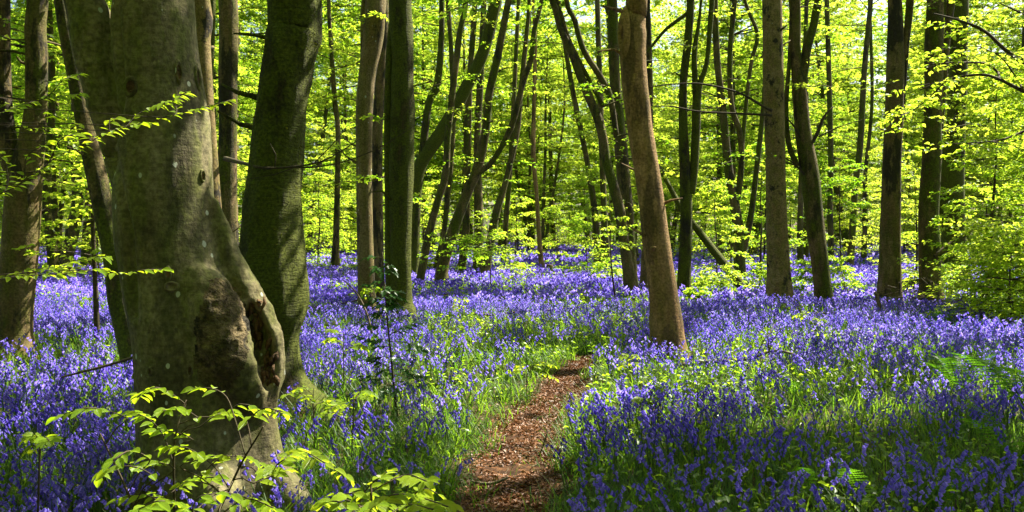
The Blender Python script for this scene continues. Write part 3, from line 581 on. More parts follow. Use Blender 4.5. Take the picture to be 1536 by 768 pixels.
# label, bark, depth, stems bottom to top as (py, px centre, px width[, depth offset]), options
T = [
 ('thick dark mossy trunk right behind the huge beech, leaning right above a swollen waist', 'mossy', 7.8,
  [[(612, 418, 100), (575, 411, 88), (540, 408, 82), (500, 406, 84), (465, 409, 100), (430, 409, 104), (400, 408, 100), (333, 407, 88), (256, 414, 78), (200, 418, 76), (128, 426, 75), (64, 436, 78), (0, 441, 80)]], dict(rough=.12, sides=64, step=.045, nscale=7.0, moss=16000)),
 ('blotchy bare beech trunk seen between the huge beech and the mossy trunk', 'brown', 13.5,
  [[(480, 346, 36), (415, 345, 33), (370, 343, 30), (300, 340, 32), (200, 342, 27), (128, 342, 28), (0, 342, 28)]], dict(rough=.08)),
 ('smooth trunk rising close behind the right edge of the huge beech', 'spot', 11.5,
  [[(500, 332, 34), (300, 318, 26), (200, 312, 24), (128, 306, 25), (60, 302, 26), (0, 301, 27)]], dict()),
 ('thin mossy lit trunk between the huge beech and the blotchy trunk', 'mossy', 17,
  [[(440, 322, 14), (250, 317, 11), (128, 315, 10), (0, 318, 10)]], dict(nb=25)),
 ('brown-grey forked beech near the left edge of the wood, sunlit on its right side', 'brown', 10.7,
  [[(535, 18, 60), (500, 22, 46), (450, 25, 48), (384, 29, 52), (300, 35, 50), (256, 40, 45), (170, 53, 31), (85, 55, 30), (0, 57, 29)],
   [(270, 32, 34), (230, 14, 30), (170, 6, 25), (100, 3, 24), (0, 2, 24)]], dict(low=24, lowL=1.2, rough=.07, sides=24)),
 ('brown trunk leaning right, passing behind the left stem of the huge beech', 'dark', 9.0,
  [[(470, 185, 34), (450, 180, 34), (384, 172, 33), (300, 153, 30), (200, 131, 26), (120, 115, 24), (0, 92, 22)]], dict(rough=.07)),
 ('small dark leaning trunk far behind the forked left beech', 'dark', 28, [[(412, 97, 20), (385, 101, 17), (340, 110, 20), (300, 116, 16), (200, 112, 12), (0, 120, 9)]], dict(nb=30, low=10)),
 ('short dark trunk far back, left of the small leaning trunk', 'dark', 33, [[(394, 80, 16), (363, 77, 15), (300, 70, 12), (150, 78, 10), (0, 74, 8)]], dict(nb=30, low=8)),
 ('dark trunk far back just left of the huge beech', 'dark', 33, [[(394, 129, 15), (350, 131, 14), (280, 134, 11), (0, 140, 8)]], dict(nb=30, low=8)),
 ('slim straight reddish trunk standing alone in the open bluebells, left of the smooth pair', 'brown', 33,
  [[(402, 502, 17), (392, 503, 13), (325, 505, 9), (200, 507, 8), (150, 502, 8), (60, 496, 6), (0, 493, 6)]], dict(nb=30, low=5)),
 ('smooth pale olive trunk with a dark side stem, left of the mossy twin trunk', 'pale', 15.3,
  [[(465, 552, 28), (440, 550, 26), (325, 547, 24), (240, 546, 24), (156, 547, 26), (103, 552, 26), (56, 560, 31), (0, 564, 31)], [(160, 541, 4), (85, 544, 7), (30, 545, 9), (0, 547, 9)]], dict(rough=.04, sides=22)),
 ('darker slender trunk half hidden behind the smooth pale olive trunk', 'brown', 18.5, [[(445, 567, 20), (330, 566, 17), (200, 566, 17), (100, 572, 16), (0, 575, 16)]], dict(low=4)),
 ('dark mossy double trunk with a yellow mossy edge, right of the smooth olive trunk', 'mossy', 14.8,
  [[(466, 601, 40), (440, 601, 32), (325, 601, 34), (200, 603, 38), (100, 604, 33), (0, 601, 34)], [(462, 588, 18), (380, 585, 16), (280, 583, 12), (180, 582, 12), (80, 584, 10), (0, 592, 14)]], dict(rough=.11, sides=36, step=.08, nscale=5.0, low=4, lowL=.7, moss=7000)),
 ('big leaning mossy tree sweeping up to the right from among the slim stems', 'mossy', 28,
  [[(406, 620, 18), (370, 622, 15), (294, 625, 15), (250, 630, 19), (219, 648, 21), (181, 673, 21), (131, 699, 19), (75, 726, 18), (0, 744, 19)],
   [(240, 633, 12), (219, 635, 12), (156, 643, 11), (125, 656, 11), (60, 662, 9), (0, 663, 8)]], dict(low=8, lowL=1.6, rough=.07)),
 ('forked dark tree leaning right with two arms, its foot in open bluebells', 'dark', 24.5,
  [[(422, 663, 20), (400, 664, 18), (340, 682, 17), (287, 702, 14), (253, 716, 15), (200, 728, 13), (140, 734, 12), (87, 746, 12), (15, 760, 10), (0, 763, 10)],
   [(262, 714, 10), (240, 740, 8), (187, 768, 9), (125, 784, 9), (87, 797, 8), (47, 801, 7), (0, 812, 6)]], dict(low=12, lowL=1.5, rough=.07)),
 ('slender dark tree leaning right, its foot left of the forked leaning tree', 'dark', 24,
  [[(427, 629, 12), (362, 641, 12), (303, 656, 11), (262, 668, 11), (200, 672, 10), (94, 684, 10), (47, 690, 9), (0, 699, 8)]], dict(nb=30, low=8)),
 ('thin upright dark stem behind the forked leaning tree', 'dark', 30, [[(405, 692, 13), (340, 699, 11), (200, 701, 11), (100, 706, 9), (0, 712, 8)]], dict(nb=30, low=8)),
 ('short stout dark stem behind the forked leaning tree, with leaves at its foot', 'dark', 30, [[(407, 717, 16), (325, 718, 14), (220, 716, 11), (100, 722, 10), (0, 726, 8)]], dict(nb=30, low=8)),
 ('slim dark tree leaning right behind the layered green spray', 'dark', 28, [[(407, 728, 14), (325, 743, 12), (278, 757, 9), (200, 775, 9), (140, 781, 8), (60, 789, 7), (0, 794, 6)]], dict(nb=30, low=8)),
 ('thin leaning stem left of the upright dark stems', 'dark', 30, [[(400, 655, 9), (375, 660, 8), (330, 668, 8), (200, 679, 8), (80, 677, 7), (0, 672, 7)]], dict(nb=24, low=4)),
 ('very thin dark stem at the right end of the leaning group', 'dark', 38, [[(385, 756, 8), (330, 759, 8), (240, 766, 7), (0, 778, 6)]], dict(nb=24, low=5)),
 ('slim pale sunlit trunk curving up beside the small stump', 'warm', 33, [[(402, 813, 8), (360, 809, 7), (294, 805, 6), (231, 800, 7), (150, 801, 6), (60, 803, 5), (0, 800, 4)]], dict(nb=24, low=3)),
 ('dark beech leaning left from behind the smooth brown trunk, with long slender arms', 'dark', 20.5,
  [[(438, 948, 22), (400, 942, 18), (362, 936, 16), (309, 928, 16), (247, 911, 14), (212, 905, 14), (175, 896, 14), (131, 877, 13), (80, 858, 12), (42, 841, 11), (0, 828, 10)],
   [(160, 905, 7), (120, 884, 6), (62, 855, 6), (20, 842, 5), (0, 834, 5)], [(205, 925, 8), (137, 912, 10), (78, 877, 9), (30, 862, 8), (0, 850, 7)]], dict(low=10, lowL=1.6)),
 ('dark upright trunk just left of the smooth brown trunk', 'dark', 22, [[(430, 946, 22), (330, 941, 20), (219, 931, 20), (137, 924, 16), (94, 921, 16), (0, 918, 16)]], dict(low=6)),
 ('lit brown foot of a trunk peeping out left of the smooth brown trunk', 'brown', 23, [[(428, 966, 13), (375, 968, 12), (194, 975, 10), (50, 972, 11), (0, 970, 11)]], dict(nb=30)),
 ('dark trunk rising from the green shrub, left of the leaning beech', 'dark', 33, [[(404, 909, 15), (370, 908, 14), (312, 906, 9), (200, 902, 9), (0, 896, 8)]], dict(nb=30, low=10)),
 ('thin tree leaning left with wiry twigs in the middle distance', 'dark', 36, [[(392, 897, 11), (325, 893, 10), (262, 884, 9), (218, 876, 8), (140, 860, 8), (60, 846, 6), (0, 838, 5)]], dict(nb=30, low=10)),
 ('smooth reddish-brown leaning trunk alone beside the footpath', 'warm', 10.7,
  [[(535, 1002, 52), (510, 1001, 48), (484, 999, 48), (440, 995, 43), (356, 983, 40), (294, 976, 38), (200, 961, 38), (150, 955, 39), (125, 952, 39), (78, 949, 39), (50, 949, 40), (38, 950, 36), (20, 953, 32), (0, 955, 32)]], dict(rough=.07, sides=40, step=.06, nb=130, cr=4.2, stubs=7, nscale=4.5)),
 ('twin dark trunk with a crooked right arm, crossed by the leaning dead log', 'mossy', 21.5,
  [[(433, 1026, 21), (400, 1027, 20), (350, 1029, 18), (294, 1029, 18), (200, 1025, 14), (125, 1025, 12), (60, 1032, 12), (0, 1036, 12)],
   [(290, 1034, 16), (262, 1040, 13), (200, 1044, 13), (156, 1045, 13), (125, 1050, 9), (94, 1060, 7), (40, 1065, 8), (0, 1068, 8)],
   [(150, 1044, 10), (110, 1042, 9), (75, 1042, 8), (30, 1049, 5), (0, 1052, 4)], [(20, 1031, 6), (44, 999, 5), (69, 978, 4)]], dict(low=8)),
 ('slender three-stemmed dark tree right of the leaning dead log', 'dark', 26,
  [[(415, 1110, 20), (380, 1109, 17), (341, 1107, 16), (300, 1101, 14), (247, 1092, 13), (150, 1083, 10), (94, 1076, 10), (0, 1073, 8)],
   [(300, 1106, 10), (247, 1112, 9), (200, 1110, 9), (156, 1097, 8), (78, 1095, 8), (0, 1102, 7)],
   [(380, 1114, 10), (325, 1126, 9), (262, 1134, 8), (200, 1141, 8), (150, 1146, 7), (80, 1150, 6), (0, 1158, 6)], [(240, 1112, 6), (156, 1119, 6), (94, 1127, 6), (53, 1136, 6), (20, 1124, 5), (0, 1117, 5)]], dict(low=12, lowL=1.4)),
 ('straight trunk spotted with dark moss patches, with two long bare side branches', 'spot', 17.6,
  [[(452, 1170, 42), (423, 1169, 36), (321, 1165, 30), (220, 1163, 29), (125, 1160, 30), (0, 1158, 29)]], dict(rough=.06, sides=26)),
 ('forked dark brown beech leaning left, just right of the spotted trunk', 'dark', 18,
  [[(447, 1236, 26), (400, 1231, 25), (355, 1225, 26), (271, 1216, 27), (200, 1205, 24), (125, 1198, 20), (78, 1194, 15), (0, 1193, 15)],
   [(130, 1202, 14), (90, 1208, 14), (69, 1211, 14), (40, 1220, 12), (0, 1228, 12)], [(250, 1196, 8), (215, 1183, 8), (160, 1179, 7), (90, 1184, 6), (0, 1186, 6)]], dict(rough=.08, low=8)),
 ('straight olive trunk splitting into two near the picture top, right half of the wood', 'brown', 18,
  [[(452, 1333, 36), (423, 1334, 33), (321, 1336, 29), (240, 1338, 27), (150, 1342, 26), (80, 1343, 25), (0, 1342, 20)], [(150, 1350, 14), (90, 1356, 12), (62, 1359, 10), (0, 1365, 11)]], dict(rough=.08, sides=24, low=6)),
 ('dark trunk with a broken stub and dead brushwood at its foot', 'dark', 17.8,
  [[(452, 1396, 36), (420, 1395, 30), (372, 1394, 31), (321, 1393, 28), (220, 1398, 27), (150, 1400, 26), (80, 1401, 27), (0, 1403, 24)], [(200, 1408, 12), (110, 1416, 10), (47, 1422, 9), (0, 1427, 12)]], dict(rough=.10, sides=24, low=5)),
 ('dark thick ivy-green trunk behind the brushwood trunk', 'mossy', 24, [[(408, 1432, 40), (321, 1430, 32), (240, 1432, 28), (150, 1436, 26), (0, 1440, 24)], [(330, 1414, 20), (240, 1420, 16), (120, 1430, 10), (0, 1418, 8)]], dict(rough=.1, low=12, lowL=1.0)),
 ('slim dark tree leaning right, far back left of the olive trunk', 'dark', 34, [[(396, 1275, 11), (340, 1279, 10), (280, 1283, 9), (220, 1290, 9), (100, 1297, 8), (0, 1306, 7)]], dict(nb=30, low=8)),
 ('thin far stem left of the olive trunk, right of the slim leaning tree', 'dark', 42, [[(380, 1296, 8), (320, 1298, 7), (260, 1298, 6), (150, 1308, 5), (0, 1304, 5)]], dict(nb=24, low=6)),
 ('slender far stem behind the forked brown beech', 'dark', 38, [[(390, 1247, 9), (300, 1245, 8), (220, 1246, 8), (0, 1240, 7)]], dict(nb=24, low=6)),
 ('slender far stem low between the spotted trunk and the forked beech', 'dark', 36, [[(392, 1201, 10), (342, 1200, 9), (200, 1204, 7), (0, 1210, 6)]], dict(nb=24, low=6)),
]
SHORT = ['thick mossy trunk', 'blotchy bare trunk', 'trunk behind the huge beech', 'thin mossy lit trunk', 'grey forked beech', 'brown right-leaning trunk', 'small leaning trunk', 'short far trunk', 'dark trunk by the huge beech', 'slim reddish trunk',
 'smooth olive trunk', 'darker slender trunk', 'mossy double trunk', 'big leaning mossy tree', 'forked leaning tree', 'slender right-leaning tree', 'thin upright stem', 'short stout stem', 'slim tree behind the spray', 'thin leaning stem', 'very thin dark stem',
 'slim pale trunk', 'dark left-leaning beech', 'dark upright trunk', 'lit brown foot', 'trunk in the green shrub', 'thin wiry tree', 'smooth brown trunk', 'twin dark trunk', 'three-stemmed tree', 'spotted trunk', 'forked brown beech', 'straight olive trunk', 'brushwood trunk',
 'thick ivy-green trunk', 'slim right-leaning tree', 'thin far stem', 'slender far stem', 'slender low far stem']
assert len(SHORT) == len(T)
ROOT = {}
for k, (lab, bk, d, stems, kw) in enumerate(T):
    ROOT[lab[:24]] = tree(lab, bk, d, stems, seed=k * 13 + 1, **kw) + (SHORT[k],)

def px_branch(root, loc, pts, d, bk='twig', name='branch', sides=6):
    pp = np.array([P(a[0], a[1], d + (a[3] if len(a) > 3 else 0)) for a in pts]); rr = np.array([a[2] / 2 / F * (d + (a[3] if len(a) > 3 else 0)) for a in pts])
    p, r = resample(pp, rr, .08); g = Geo(); tube(g, p, r, sides, 0, .08, 3); return obj(name, g.mesh(name, M[bk], True, loc=loc), root), p
def find(s): return next(v for k, v in ROOT.items() if k.startswith(s))
r_, l_, *_ = find('blotchy bare')
for pts in ([(338, 238, 8), (370, 246, 5), (400, 252, 4), (440, 250, 3.2), (480, 243, 2.6), (510, 228, 2), (540, 208, 1.4)], [(430, 251, 3), (480, 250, 2.4), (530, 238, 2), (575, 218, 1.6), (622, 188, 1)],
            [(470, 246, 2), (500, 215, 1.4), (520, 190, .9)], [(412, 252, 2), (414, 232, 1.4), (405, 215, 1)], [(440, 252, 2), (410, 262, 1.4), (375, 268, 1)]):
    px_branch(r_, l_, [(a, b, c, -5.9 * min(1, max(0, (a - 330) / 45.))) for a, b, c in pts], 13.4)
r_, l_, *_ = find('straight trunk spotted')
for pts in ([(1158, 166, 5), (1144, 159, 4), (1115, 142, 3.5), (1092, 134, 3), (1060, 127, 3), (1036, 125, 2.5), (1000, 127, 2), (972, 131, 1.5)], [(1158, 173, 4.5), (1144, 172, 4), (1100, 170, 3.2), (1046, 167, 3), (1010, 160, 2.2), (977, 159, 1.5)]):
    px_branch(r_, l_, pts, 17.2)
r_, l_, *_ = find('forked dark brown')
for pts in ([(1218, 240, 5), (1200, 205, 4), (1190, 188, 3), (1178, 175, 2)], [(1212, 225, 4), (1226, 200, 6), (1236, 175, 4), (1250, 160, 2)], [(1228, 205, 3), (1260, 190, 2), (1300, 178, 1.2)], [(1208, 262, 4), (1190, 245, 2.5), (1176, 236, 1.5)]):
    px_branch(r_, l_, pts, 17.9)
r_, l_, *_ = find('dark trunk with a broken')
px_branch(r_, l_, [(1404, 385, 9), (1425, 368, 9), (1448, 352, 7), (1462, 338, 3)], 17.5, 'dark', 'stub')
r_, l_, *_ = find('smooth reddish-brown lea')
# branch collar scar on the brown trunk
for (cx_, cy_, rx, ry) in ((933, 50, 6, 22),):
    p = P(cx_, cy_, 10.58); a = np.linspace(0, 2 * math.pi, 16, endpoint=False); nn = unit(np.array([-.75, -.66, 0])); sx = np.array([nn[1], -nn[0], 0]); sz = np.array([0, 0, 1.])
    def ring(s, h): return p + nn * h + sx * (np.cos(a) * rx * 10.6 / F * s)[:, None] + sz * (np.sin(a) * ry * 10.6 / F * s)[:, None]
    v = np.vstack([ring(1.9, -.05), ring(1.3, .01), ring(.85, .02), ring(.5, -.005), p - nn * .01]); k = 16
    g = Geo(); g.add(v, [[r * k + j, r * k + (j + 1) % k, (r + 1) * k + (j + 1) % k, (r + 1) * k + j] for r in range(3) for j in range(k)], [[3 * k + j, 3 * k + (j + 1) % k, 4 * k] for j in range(k)])
    g.tm[-1][:] = 1; obj('knot', g.mesh('knot', [M['warm'], M['rot']], True, loc=l_), r_)

# unseen trees added out of frame so their crowns shade the near ground
for k, (x, y, hh) in enumerate([(9.5, 9.5, 17), (12.5, 13, 18), (8.0, 4.5, 16), (14.5, 8.5, 18), (12, 19, 18), (6.0, 1.0, 17), (17, 15, 19), (3.2, -2.5, 17), (-4.5, -1.0, 17), (11, 1.5, 18), (-7.5, 3.0, 17), (16, 22, 18), (6.3, 7.2, 16), (8.2, 12.2, 17), (13, 5, 18)]):
    px = CX + F * x / max(y, .5)
    rg = np.random.default_rng(900 + k); z = np.array([-.3, .3, 2, 5, 9, 13, hh]); sw = np.cumsum(rg.normal(0, .18, (7, 2)), 0); sw -= sw[0]
    pts = np.column_stack([x + sw[:, 0], y + sw[:, 1], z]); rad = np.array([.32, .26, .22, .2, .15, .09, .02]); p, r = resample(pts, rad, .4)
    loc = np.array([x, y, h1(x, y)])
    root = thing('beech_tree', 'tall unseen beech added just outside the picture to shade the near bluebells', 'tree', loc, 'shade beeches added outside the view')
    g = Geo(); tube(g, p, r, 14, 0, .05, k); obj('trunk', g.mesh('trunk', M['brown'], True, loc=loc), root)
    n = 115; zi = rg.uniform(5.5, hh, n); idx = [int(np.argmin(np.abs(p[:, 2] - q))) for q in zi]
    q = (zi - 5.5) / (hh - 5.5)
    crown_parts(root, loc, rg, rg.uniform(0, 6.28, n), p[idx], .1 + .7 * q + rg.normal(0, .15, n), 4.3 * (1.05 - .6 * q) * rg.uniform(.6, 1.2, n), 85, .20, droop=.18)

# the leaning dead log
loc = P(1112, 433, 21); loc[2] = h1(loc[0], loc[1])
g = Geo(); p, r = resample(np.array([P(986, 245, 22.6), P(1024, 316, 22), P(1046, 344, 21.8), P(1080, 388, 21.3), P(1104, 418, 21), P(1122, 440, 20.8)]), np.array([.05, .075, .085, .10, .12, .12]), .2)
tube(g, p, r, 14, 0, .08, 4); o = obj('fallen_log', g.mesh('fallen_log', M['mossy'], True, loc=loc), None, loc)
o['label'] = 'dead mossy log leaning against the twin dark trunk, foot in green shrubs'; o['category'] = 'log'
# small stump beside the slim pale trunk
loc = P(824, 409, 31); loc[2] = h1(loc[0], loc[1]); g = Geo(); tube(g, np.array([loc + [0, 0, -.05], loc + [0, 0, .1], loc + [.01, 0, .3], loc + [.02, 0, .36]]), np.array([.2, .15, .13, .12]), 14, 0, .15, 2)
o = obj('tree_stump', g.mesh('tree_stump', M['brown'], True, loc=loc), None, loc); o['label'] = 'small brown stump at the foot of the slim pale curving trunk'; o['category'] = 'stump'

# ------------------------------------------------------------------ background forest: copies of a few full trees
def template(seed, H, cr, nb, nl, stems=1, lean=.0, bk='dark', leaf=.10, z0=.16):
    rg = np.random.default_rng(seed)
    root = thing('woodland_tree', 'x', 'tree', (0, 0, 0)); base, az, el, L = [], [], [], []
    for s in range(stems):
        a = rg.uniform(0, 6.28); zz = np.array([-.3, .25, 1.5, 3.5, 7, 11, H * .8, H]) * (1 if s == 0 else .9)
        ln = (lean if stems == 1 else .16) * np.clip(zz, 0, 9) * (1 if s or stems > 1 else 1)
        sw = np.cumsum(rg.normal(0, .16, (8, 2)), 0) * np.linspace(0, 1, 8)[:, None]
        pts = np.column_stack([sw[:, 0] + math.cos(a) * ln, sw[:, 1] + math.sin(a) * ln, zz]); k = rg.uniform(.8, 1.2) * (1 if stems == 1 else .7)
        p, r = resample(pts, np.array([.26, .2, .165, .15, .125, .095, .05, .015]) * k, .7); g = Geo(); tube(g, p, r, 9, 0, .08, seed)
        obj('trunk' if s == 0 else 'stem', g.mesh('trunk', M[bk], True), root)
        for _ in range(nb // stems):
            q = rg.random() ** .85; z = H * (z0 + (.97 - z0) * q); i = int(np.argmin(np.abs(p[:, 2] - z))); base.append(p[i]); az.append(rg.uniform(0, 6.28))
            el.append(.02 + .75 * q ** 1.5 + rg.normal(0, .15)); L.append(cr * (.85 + .5 * q - .95 * q ** 3) * rg.uniform(.5, 1.15))
    base, az, el, L = map(np.array, (base, az, el, L))
    pos, d, nr, key = boughs(rg, base, az, el, L, nl, 6, .14, .42)
    keep = pos[:, 2] > .5; pos, d, nr = pos[keep], d[keep], nr[keep]; l = leaf * rg.uniform(.65, 1.25, len(pos)); g = Geo(); leaves(g, pos, d, nr, l, l * .7, tri=True)
    obj('crown', g.mesh('crown', M['leaf_far']), root, kind='stuff')
    g = Geo(); bough_wood(g, base, az, el, L, L * .012, .14, sides=3, rng=rg); obj('branches', g.mesh('branches', M[bk], True), root, kind='stuff')
    return root
def copy_thing(root, loc, rz, sc, label, group):
    r = root.copy(); COL.objects.link(r); r.location = [float(c) for c in loc]; r.rotation_euler = (0, 0, rz); r.scale = (sc, sc, sc * 1.0)
    r['label'] = label; r['group'] = group
    for ch in list(root.children):
        c = ch.copy(); COL.objects.link(c); c.parent = r
        for gc in list(ch.children):
            e = gc.copy(); COL.objects.link(e); e.parent = c
    return r
TPL = [template(1, 19, 3.6, 100, 840), template(2, 21, 4.2, 110, 840, lean=.06, bk='brown'), template(3, 18, 3.4, 96, 840, stems=2), template(4, 16, 3.4, 90, 840, lean=.14),
       template(5, 20, 3.8, 105, 840, stems=3), template(6, 14, 3.0, 90, 840, z0=.1)]
first = [True] * len(TPL); placed = []
NEAR = [(CX + F * v[1][0] / v[1][1], v[3]) for v in ROOT.values()]
def beside(kind, px):
    q, s = min(NEAR, key=lambda t: abs(t[0] - px)); return kind + (', seen just left of the ' if px < q else ', seen just right of the ') + s
hero_xy = np.array([v[1][:2] for v in ROOT.values()])
LABS = ['slim straight background beech', 'tall slightly bent background beech', 'twin-stemmed background beech', 'leaning background beech', 'three-stemmed background beech', 'low bushy background beech']
rg = np.random.default_rng(42); n = 0; tries = 0
while n < 168 and tries < 9000:
    tries += 1
    y = 29 + 76 * rg.random() ** .75; hw = .60 * y + 5; x = rg.uniform(-hw, hw)
    px = CX + F * x / y
    if y < 52 and 660 < px < 930: continue                 # the open glade in the middle
    if y < 46 and (440 < px < 540 or 1180 < px < 1320): continue
    if np.min(np.hypot(hero_xy[:, 0] - x, hero_xy[:, 1] - y)) < 1.6: continue
    if placed and np.min(np.hypot(*(np.array(placed) - [x, y]).T)) < 2.2: continue
    sh = np.array([[x, y]]) - SUN[:2] / SUN[2] * np.array([[6.], [10.], [14.]])
    if np.any((lightmap(sh[:, 0], sh[:, 1]) > .7) & (sh[:, 1] < 29) & (np.abs(sh[:, 0]) < .6 * sh[:, 1])): continue
    placed.append((x, y)); k = rg.integers(len(TPL)); sc = rg.uniform(.85, 1.2); rz = rg.uniform(0, 6.28); loc = (x, y, h1(x, y))
    if first[k]:
        first[k] = False; r = TPL[k]; r.location = loc; r.rotation_euler = (0, 0, rz); r['label'] = beside(LABS[k], px); r['group'] = 'background woodland trees'
    else: copy_thing(TPL[k], loc, rz, sc, beside(LABS[k], px), 'background woodland trees')
    n += 1
# unseen wood behind and beside the camera, added to warm the trunks' light
rg = np.random.default_rng(4343)
for k in range(44):
    a_ = rg.uniform(R(108), R(330)); q = rg.uniform(7, 30); x, y = q * math.sin(a_), q * math.cos(a_)
    if abs(x) < .62 * y + 2 or (x > 0 and y > -2.5): continue
    kk = int(rg.integers(len(TPL))); copy_thing(TPL[kk], (x, y, h1(x, y)), rg.uniform(0, 6.28), rg.uniform(.85, 1.15), 'unseen beech of the surrounding wood, added behind or beside the viewpoint to warm the light', 'beeches behind and beside the viewpoint')
# beyond that the wood reads as one mass
rg = np.random.default_rng(77); g = Geo(); n = 100000
a = rg.uniform(-.66, .66, n); dist = rg.uniform(104, 128, n); zz = rg.random(n) ** 1.1 * 34
pos = np.stack([np.sin(a) * dist, np.cos(a) * dist, zz], 1)
keep = vnoise(pos * np.array([.3, .3, .45]), 9) > .30; pos = pos[keep]; m = len(pos)
leaves(g, pos, unit(rg.normal(0, 1, (m, 3)) * np.array([1, 1, .4])), unit(rg.normal(0, .5, (m, 3)) + np.array([0, 0, 1.])), rg.uniform(.4, .75, m), rg.uniform(.3, .5, m), tri=True)
o = obj('far_wood', g.mesh('far_wood', M['leaf_far']), kind='stuff'); o['label'] = 'dense lime green wood closing the view beyond the last trunks'; o['category'] = 'wood'

# ------------------------------------------------------------------ understory: young beeches and shrubs placed as in the photograph
def young(label, px, d, H, r, nb, nl=60, leaf=.08, z0=.15, name='young_beech', cat='sapling', mat='leaf', hexa=False, seed=0, top=.4, lean=0, droop=.12, group=None):
    rg = np.random.default_rng(500 + seed); x = (px - CX) / F * d; loc = np.array([x, d, h1(x, d)])
    root = thing(name, label, cat, loc, group)
    zz = np.linspace(-.05, H, 6); pts = np.column_stack([x + np.cumsum(rg.normal(0, .04, 6)) + lean * zz, d + np.cumsum(rg.normal(0, .04, 6)), loc[2] + zz]); p, r_ = resample(pts, np.linspace(.008 * H + .006, .004, 6), .2)
    g = Geo(); tube(g, p, r_, 7, 0); obj('trunk', g.mesh('trunk', M['twig'], True, loc=loc), root)
    q = rg.random(nb); idx = [int(np.argmin(np.abs(p[:, 2] - loc[2] - H * (z0 + (1 - z0) * t)))) for t in q]
    L = r * (1 - (1 - top) * q) * rg.uniform(.55, 1.15, nb)
    crown_parts(root, loc, rg, rg.uniform(0, 6.28, nb), p[idx], rg.normal(.12, .2, nb), L, nl, leaf, filt=False, mat=mat, wood='twig', wr=.007, hexa=hexa, K=6, droop=droop)
    return root
Y = [('bright leafy sapling between the forked left beech and the huge beech', 146, 11.2, 4.2, 1.0, 44, 55, .07, .2),
     ('layered green young beech spreading sideways at the feet of the leaning trees', 738, 23, 1.5, 2.0, 22, 90, .085, .45),
     ('leafy bush in front of the dark trunk left of the leaning beech', 880, 29, 2.0, 1.5, 26, 80, .09, .1),
     ('pale leafy spray of a sapling just left of the smooth brown trunk', 925, 18.5, 2.3, .65, 16, 50, .08, .5),
     ('young beech with layered boughs far left, beyond the mossy trunk', 478, 36, 4.5, 1.9, 36, 80, .10, .1),
     ('lime young beech between the leaning dead log and the three-stemmed tree', 1075, 24, 3.0, 1.2, 26, 70, .09, .1),
     ('broad lime young beech behind the spotted trunk', 1140, 27, 4.2, 1.7, 36, 80, .095, .1),
     ('tall leafy young beech right of the dark brushwood trunk', 1478, 16.5, 4.8, 1.5, 90, 75, .08, .08),
     ('dense yellow-green young beech at the far right edge of the wood', 1560, 15.0, 4.6, 1.5, 80, 75, .075, .2),
     ('leafy young beech behind the olive trunk on the right', 1372, 24, 3.6, 1.3, 30, 70, .09, .12),
     ('young beech with feathery boughs behind the forked brown beech', 1262, 30, 4.0, 1.6, 32, 80, .10, .2),
     ('feathery young beech far back beside the slim reddish trunk', 455, 30, 3.2, 1.4, 26, 70, .09, .1),
     ('bushy young beech behind the small leaning trunk at far left', 150, 26, 3.4, 1.5, 30, 70, .09, .1),
     ('low leafy young beech in the far centre of the glade', 835, 40, 3.0, 1.6, 26, 80, .10, .1),
     ('leafy young beech in the far glade left of the slim pale trunk', 775, 44, 3.6, 1.7, 30, 80, .11, .15),
     ('lime young beech behind the mossy double trunk', 640, 36, 4.0, 1.7, 32, 80, .10, .12)]
for k, (lab, px, d, H, r, nb, nl, lf, z0) in enumerate(Y): young(lab, px, d, H, r, nb, nl, lf, z0, seed=k, hexa=d < 12)
# young beeches scattered through the background, copies of three
YT = [young('x', CX, 30 + k, (5.5, 4.2, 6.5)[k], (2.1, 1.8, 2.3)[k], 46, 130, .085, .06, mat='leaf_far', seed=40 + k, top=.5) for k in range(3)]
YL = ['bushy young background beech', 'low spreading young background beech', 'tall leafy young background beech']
rg = np.random.default_rng(4242); n = 0; tries = 0
while n < 95 and tries < 5000:
    tries += 1
    y = 26 + 68 * rg.random() ** .9; x = rg.uniform(-1, 1) * (.6 * y + 2); px = CX + F * x / y
    if y < 50 and 640 < px < 950: continue
    if y < 40 and (430 < px < 560 or 1180 < px < 1330): continue
    if y < 30 and px < 960 and px > 430: continue
    if np.min(np.hypot(hero_xy[:, 0] - x, hero_xy[:, 1] - y)) < 1.5: continue
    k = n % 3; loc = (x, y, h1(x, y)); rz = rg.uniform(0, 6.28); sc = rg.uniform(.75, 1.25)
    if n < 3: YT[k].location = loc; YT[k].rotation_euler = (0, 0, rz); YT[k]['label'] = beside(YL[k], px); YT[k]['group'] = 'young beeches of the background'
    else: copy_thing(YT[k], loc, rz, sc, beside(YL[k], px), 'young beeches of the background')
    n += 1
SH = [('low leafy bush in the open glade below the leaning trees', 770, 27, .55, .8, .5), ('low leafy bush in the glade left of the dark left-leaning beech', 900, 25, .6, .7, .5), ('low lime bush between the mossy double trunk and the leaning trees', 645, 30, .7, .8, .5), ('low lime bush beyond the smooth olive trunk', 530, 31, .6, .9, .5), ('low lime bramble bush at the foot of the leaning dead log', 1078, 19.5, .75, .75, .5), ('lime bramble bush left of the spotted trunk foot', 1128, 21, .8, .6, .5), ('bright bush right of the forked brown beech', 1275, 19.5, .95, .75, .5),
      ('small bright bush left of the forked brown beech foot', 1204, 20, .9, .6, .5), ('leafy green bush between the olive trunk and brushwood trunk', 1366, 19.5, .9, .6, .5), ('bramble bush right of the brushwood trunk foot', 1432, 18.5, 1.1, .8, .5),
      ('yellow-green bramble bush near the heap of dead twigs', 1490, 15.8, 1.0, .8, .45), ('rounded bramble bush at the right edge behind the bluebells', 1530, 13.6, 1.7, 1.25, .45), ('broad bright bush low between the dark brushwood trunk and the right edge', 1500, 15.0, 1.5, .85, .45), ('low green bush right of the smooth brown trunk', 1046, 17.5, .45, .5, .4)]
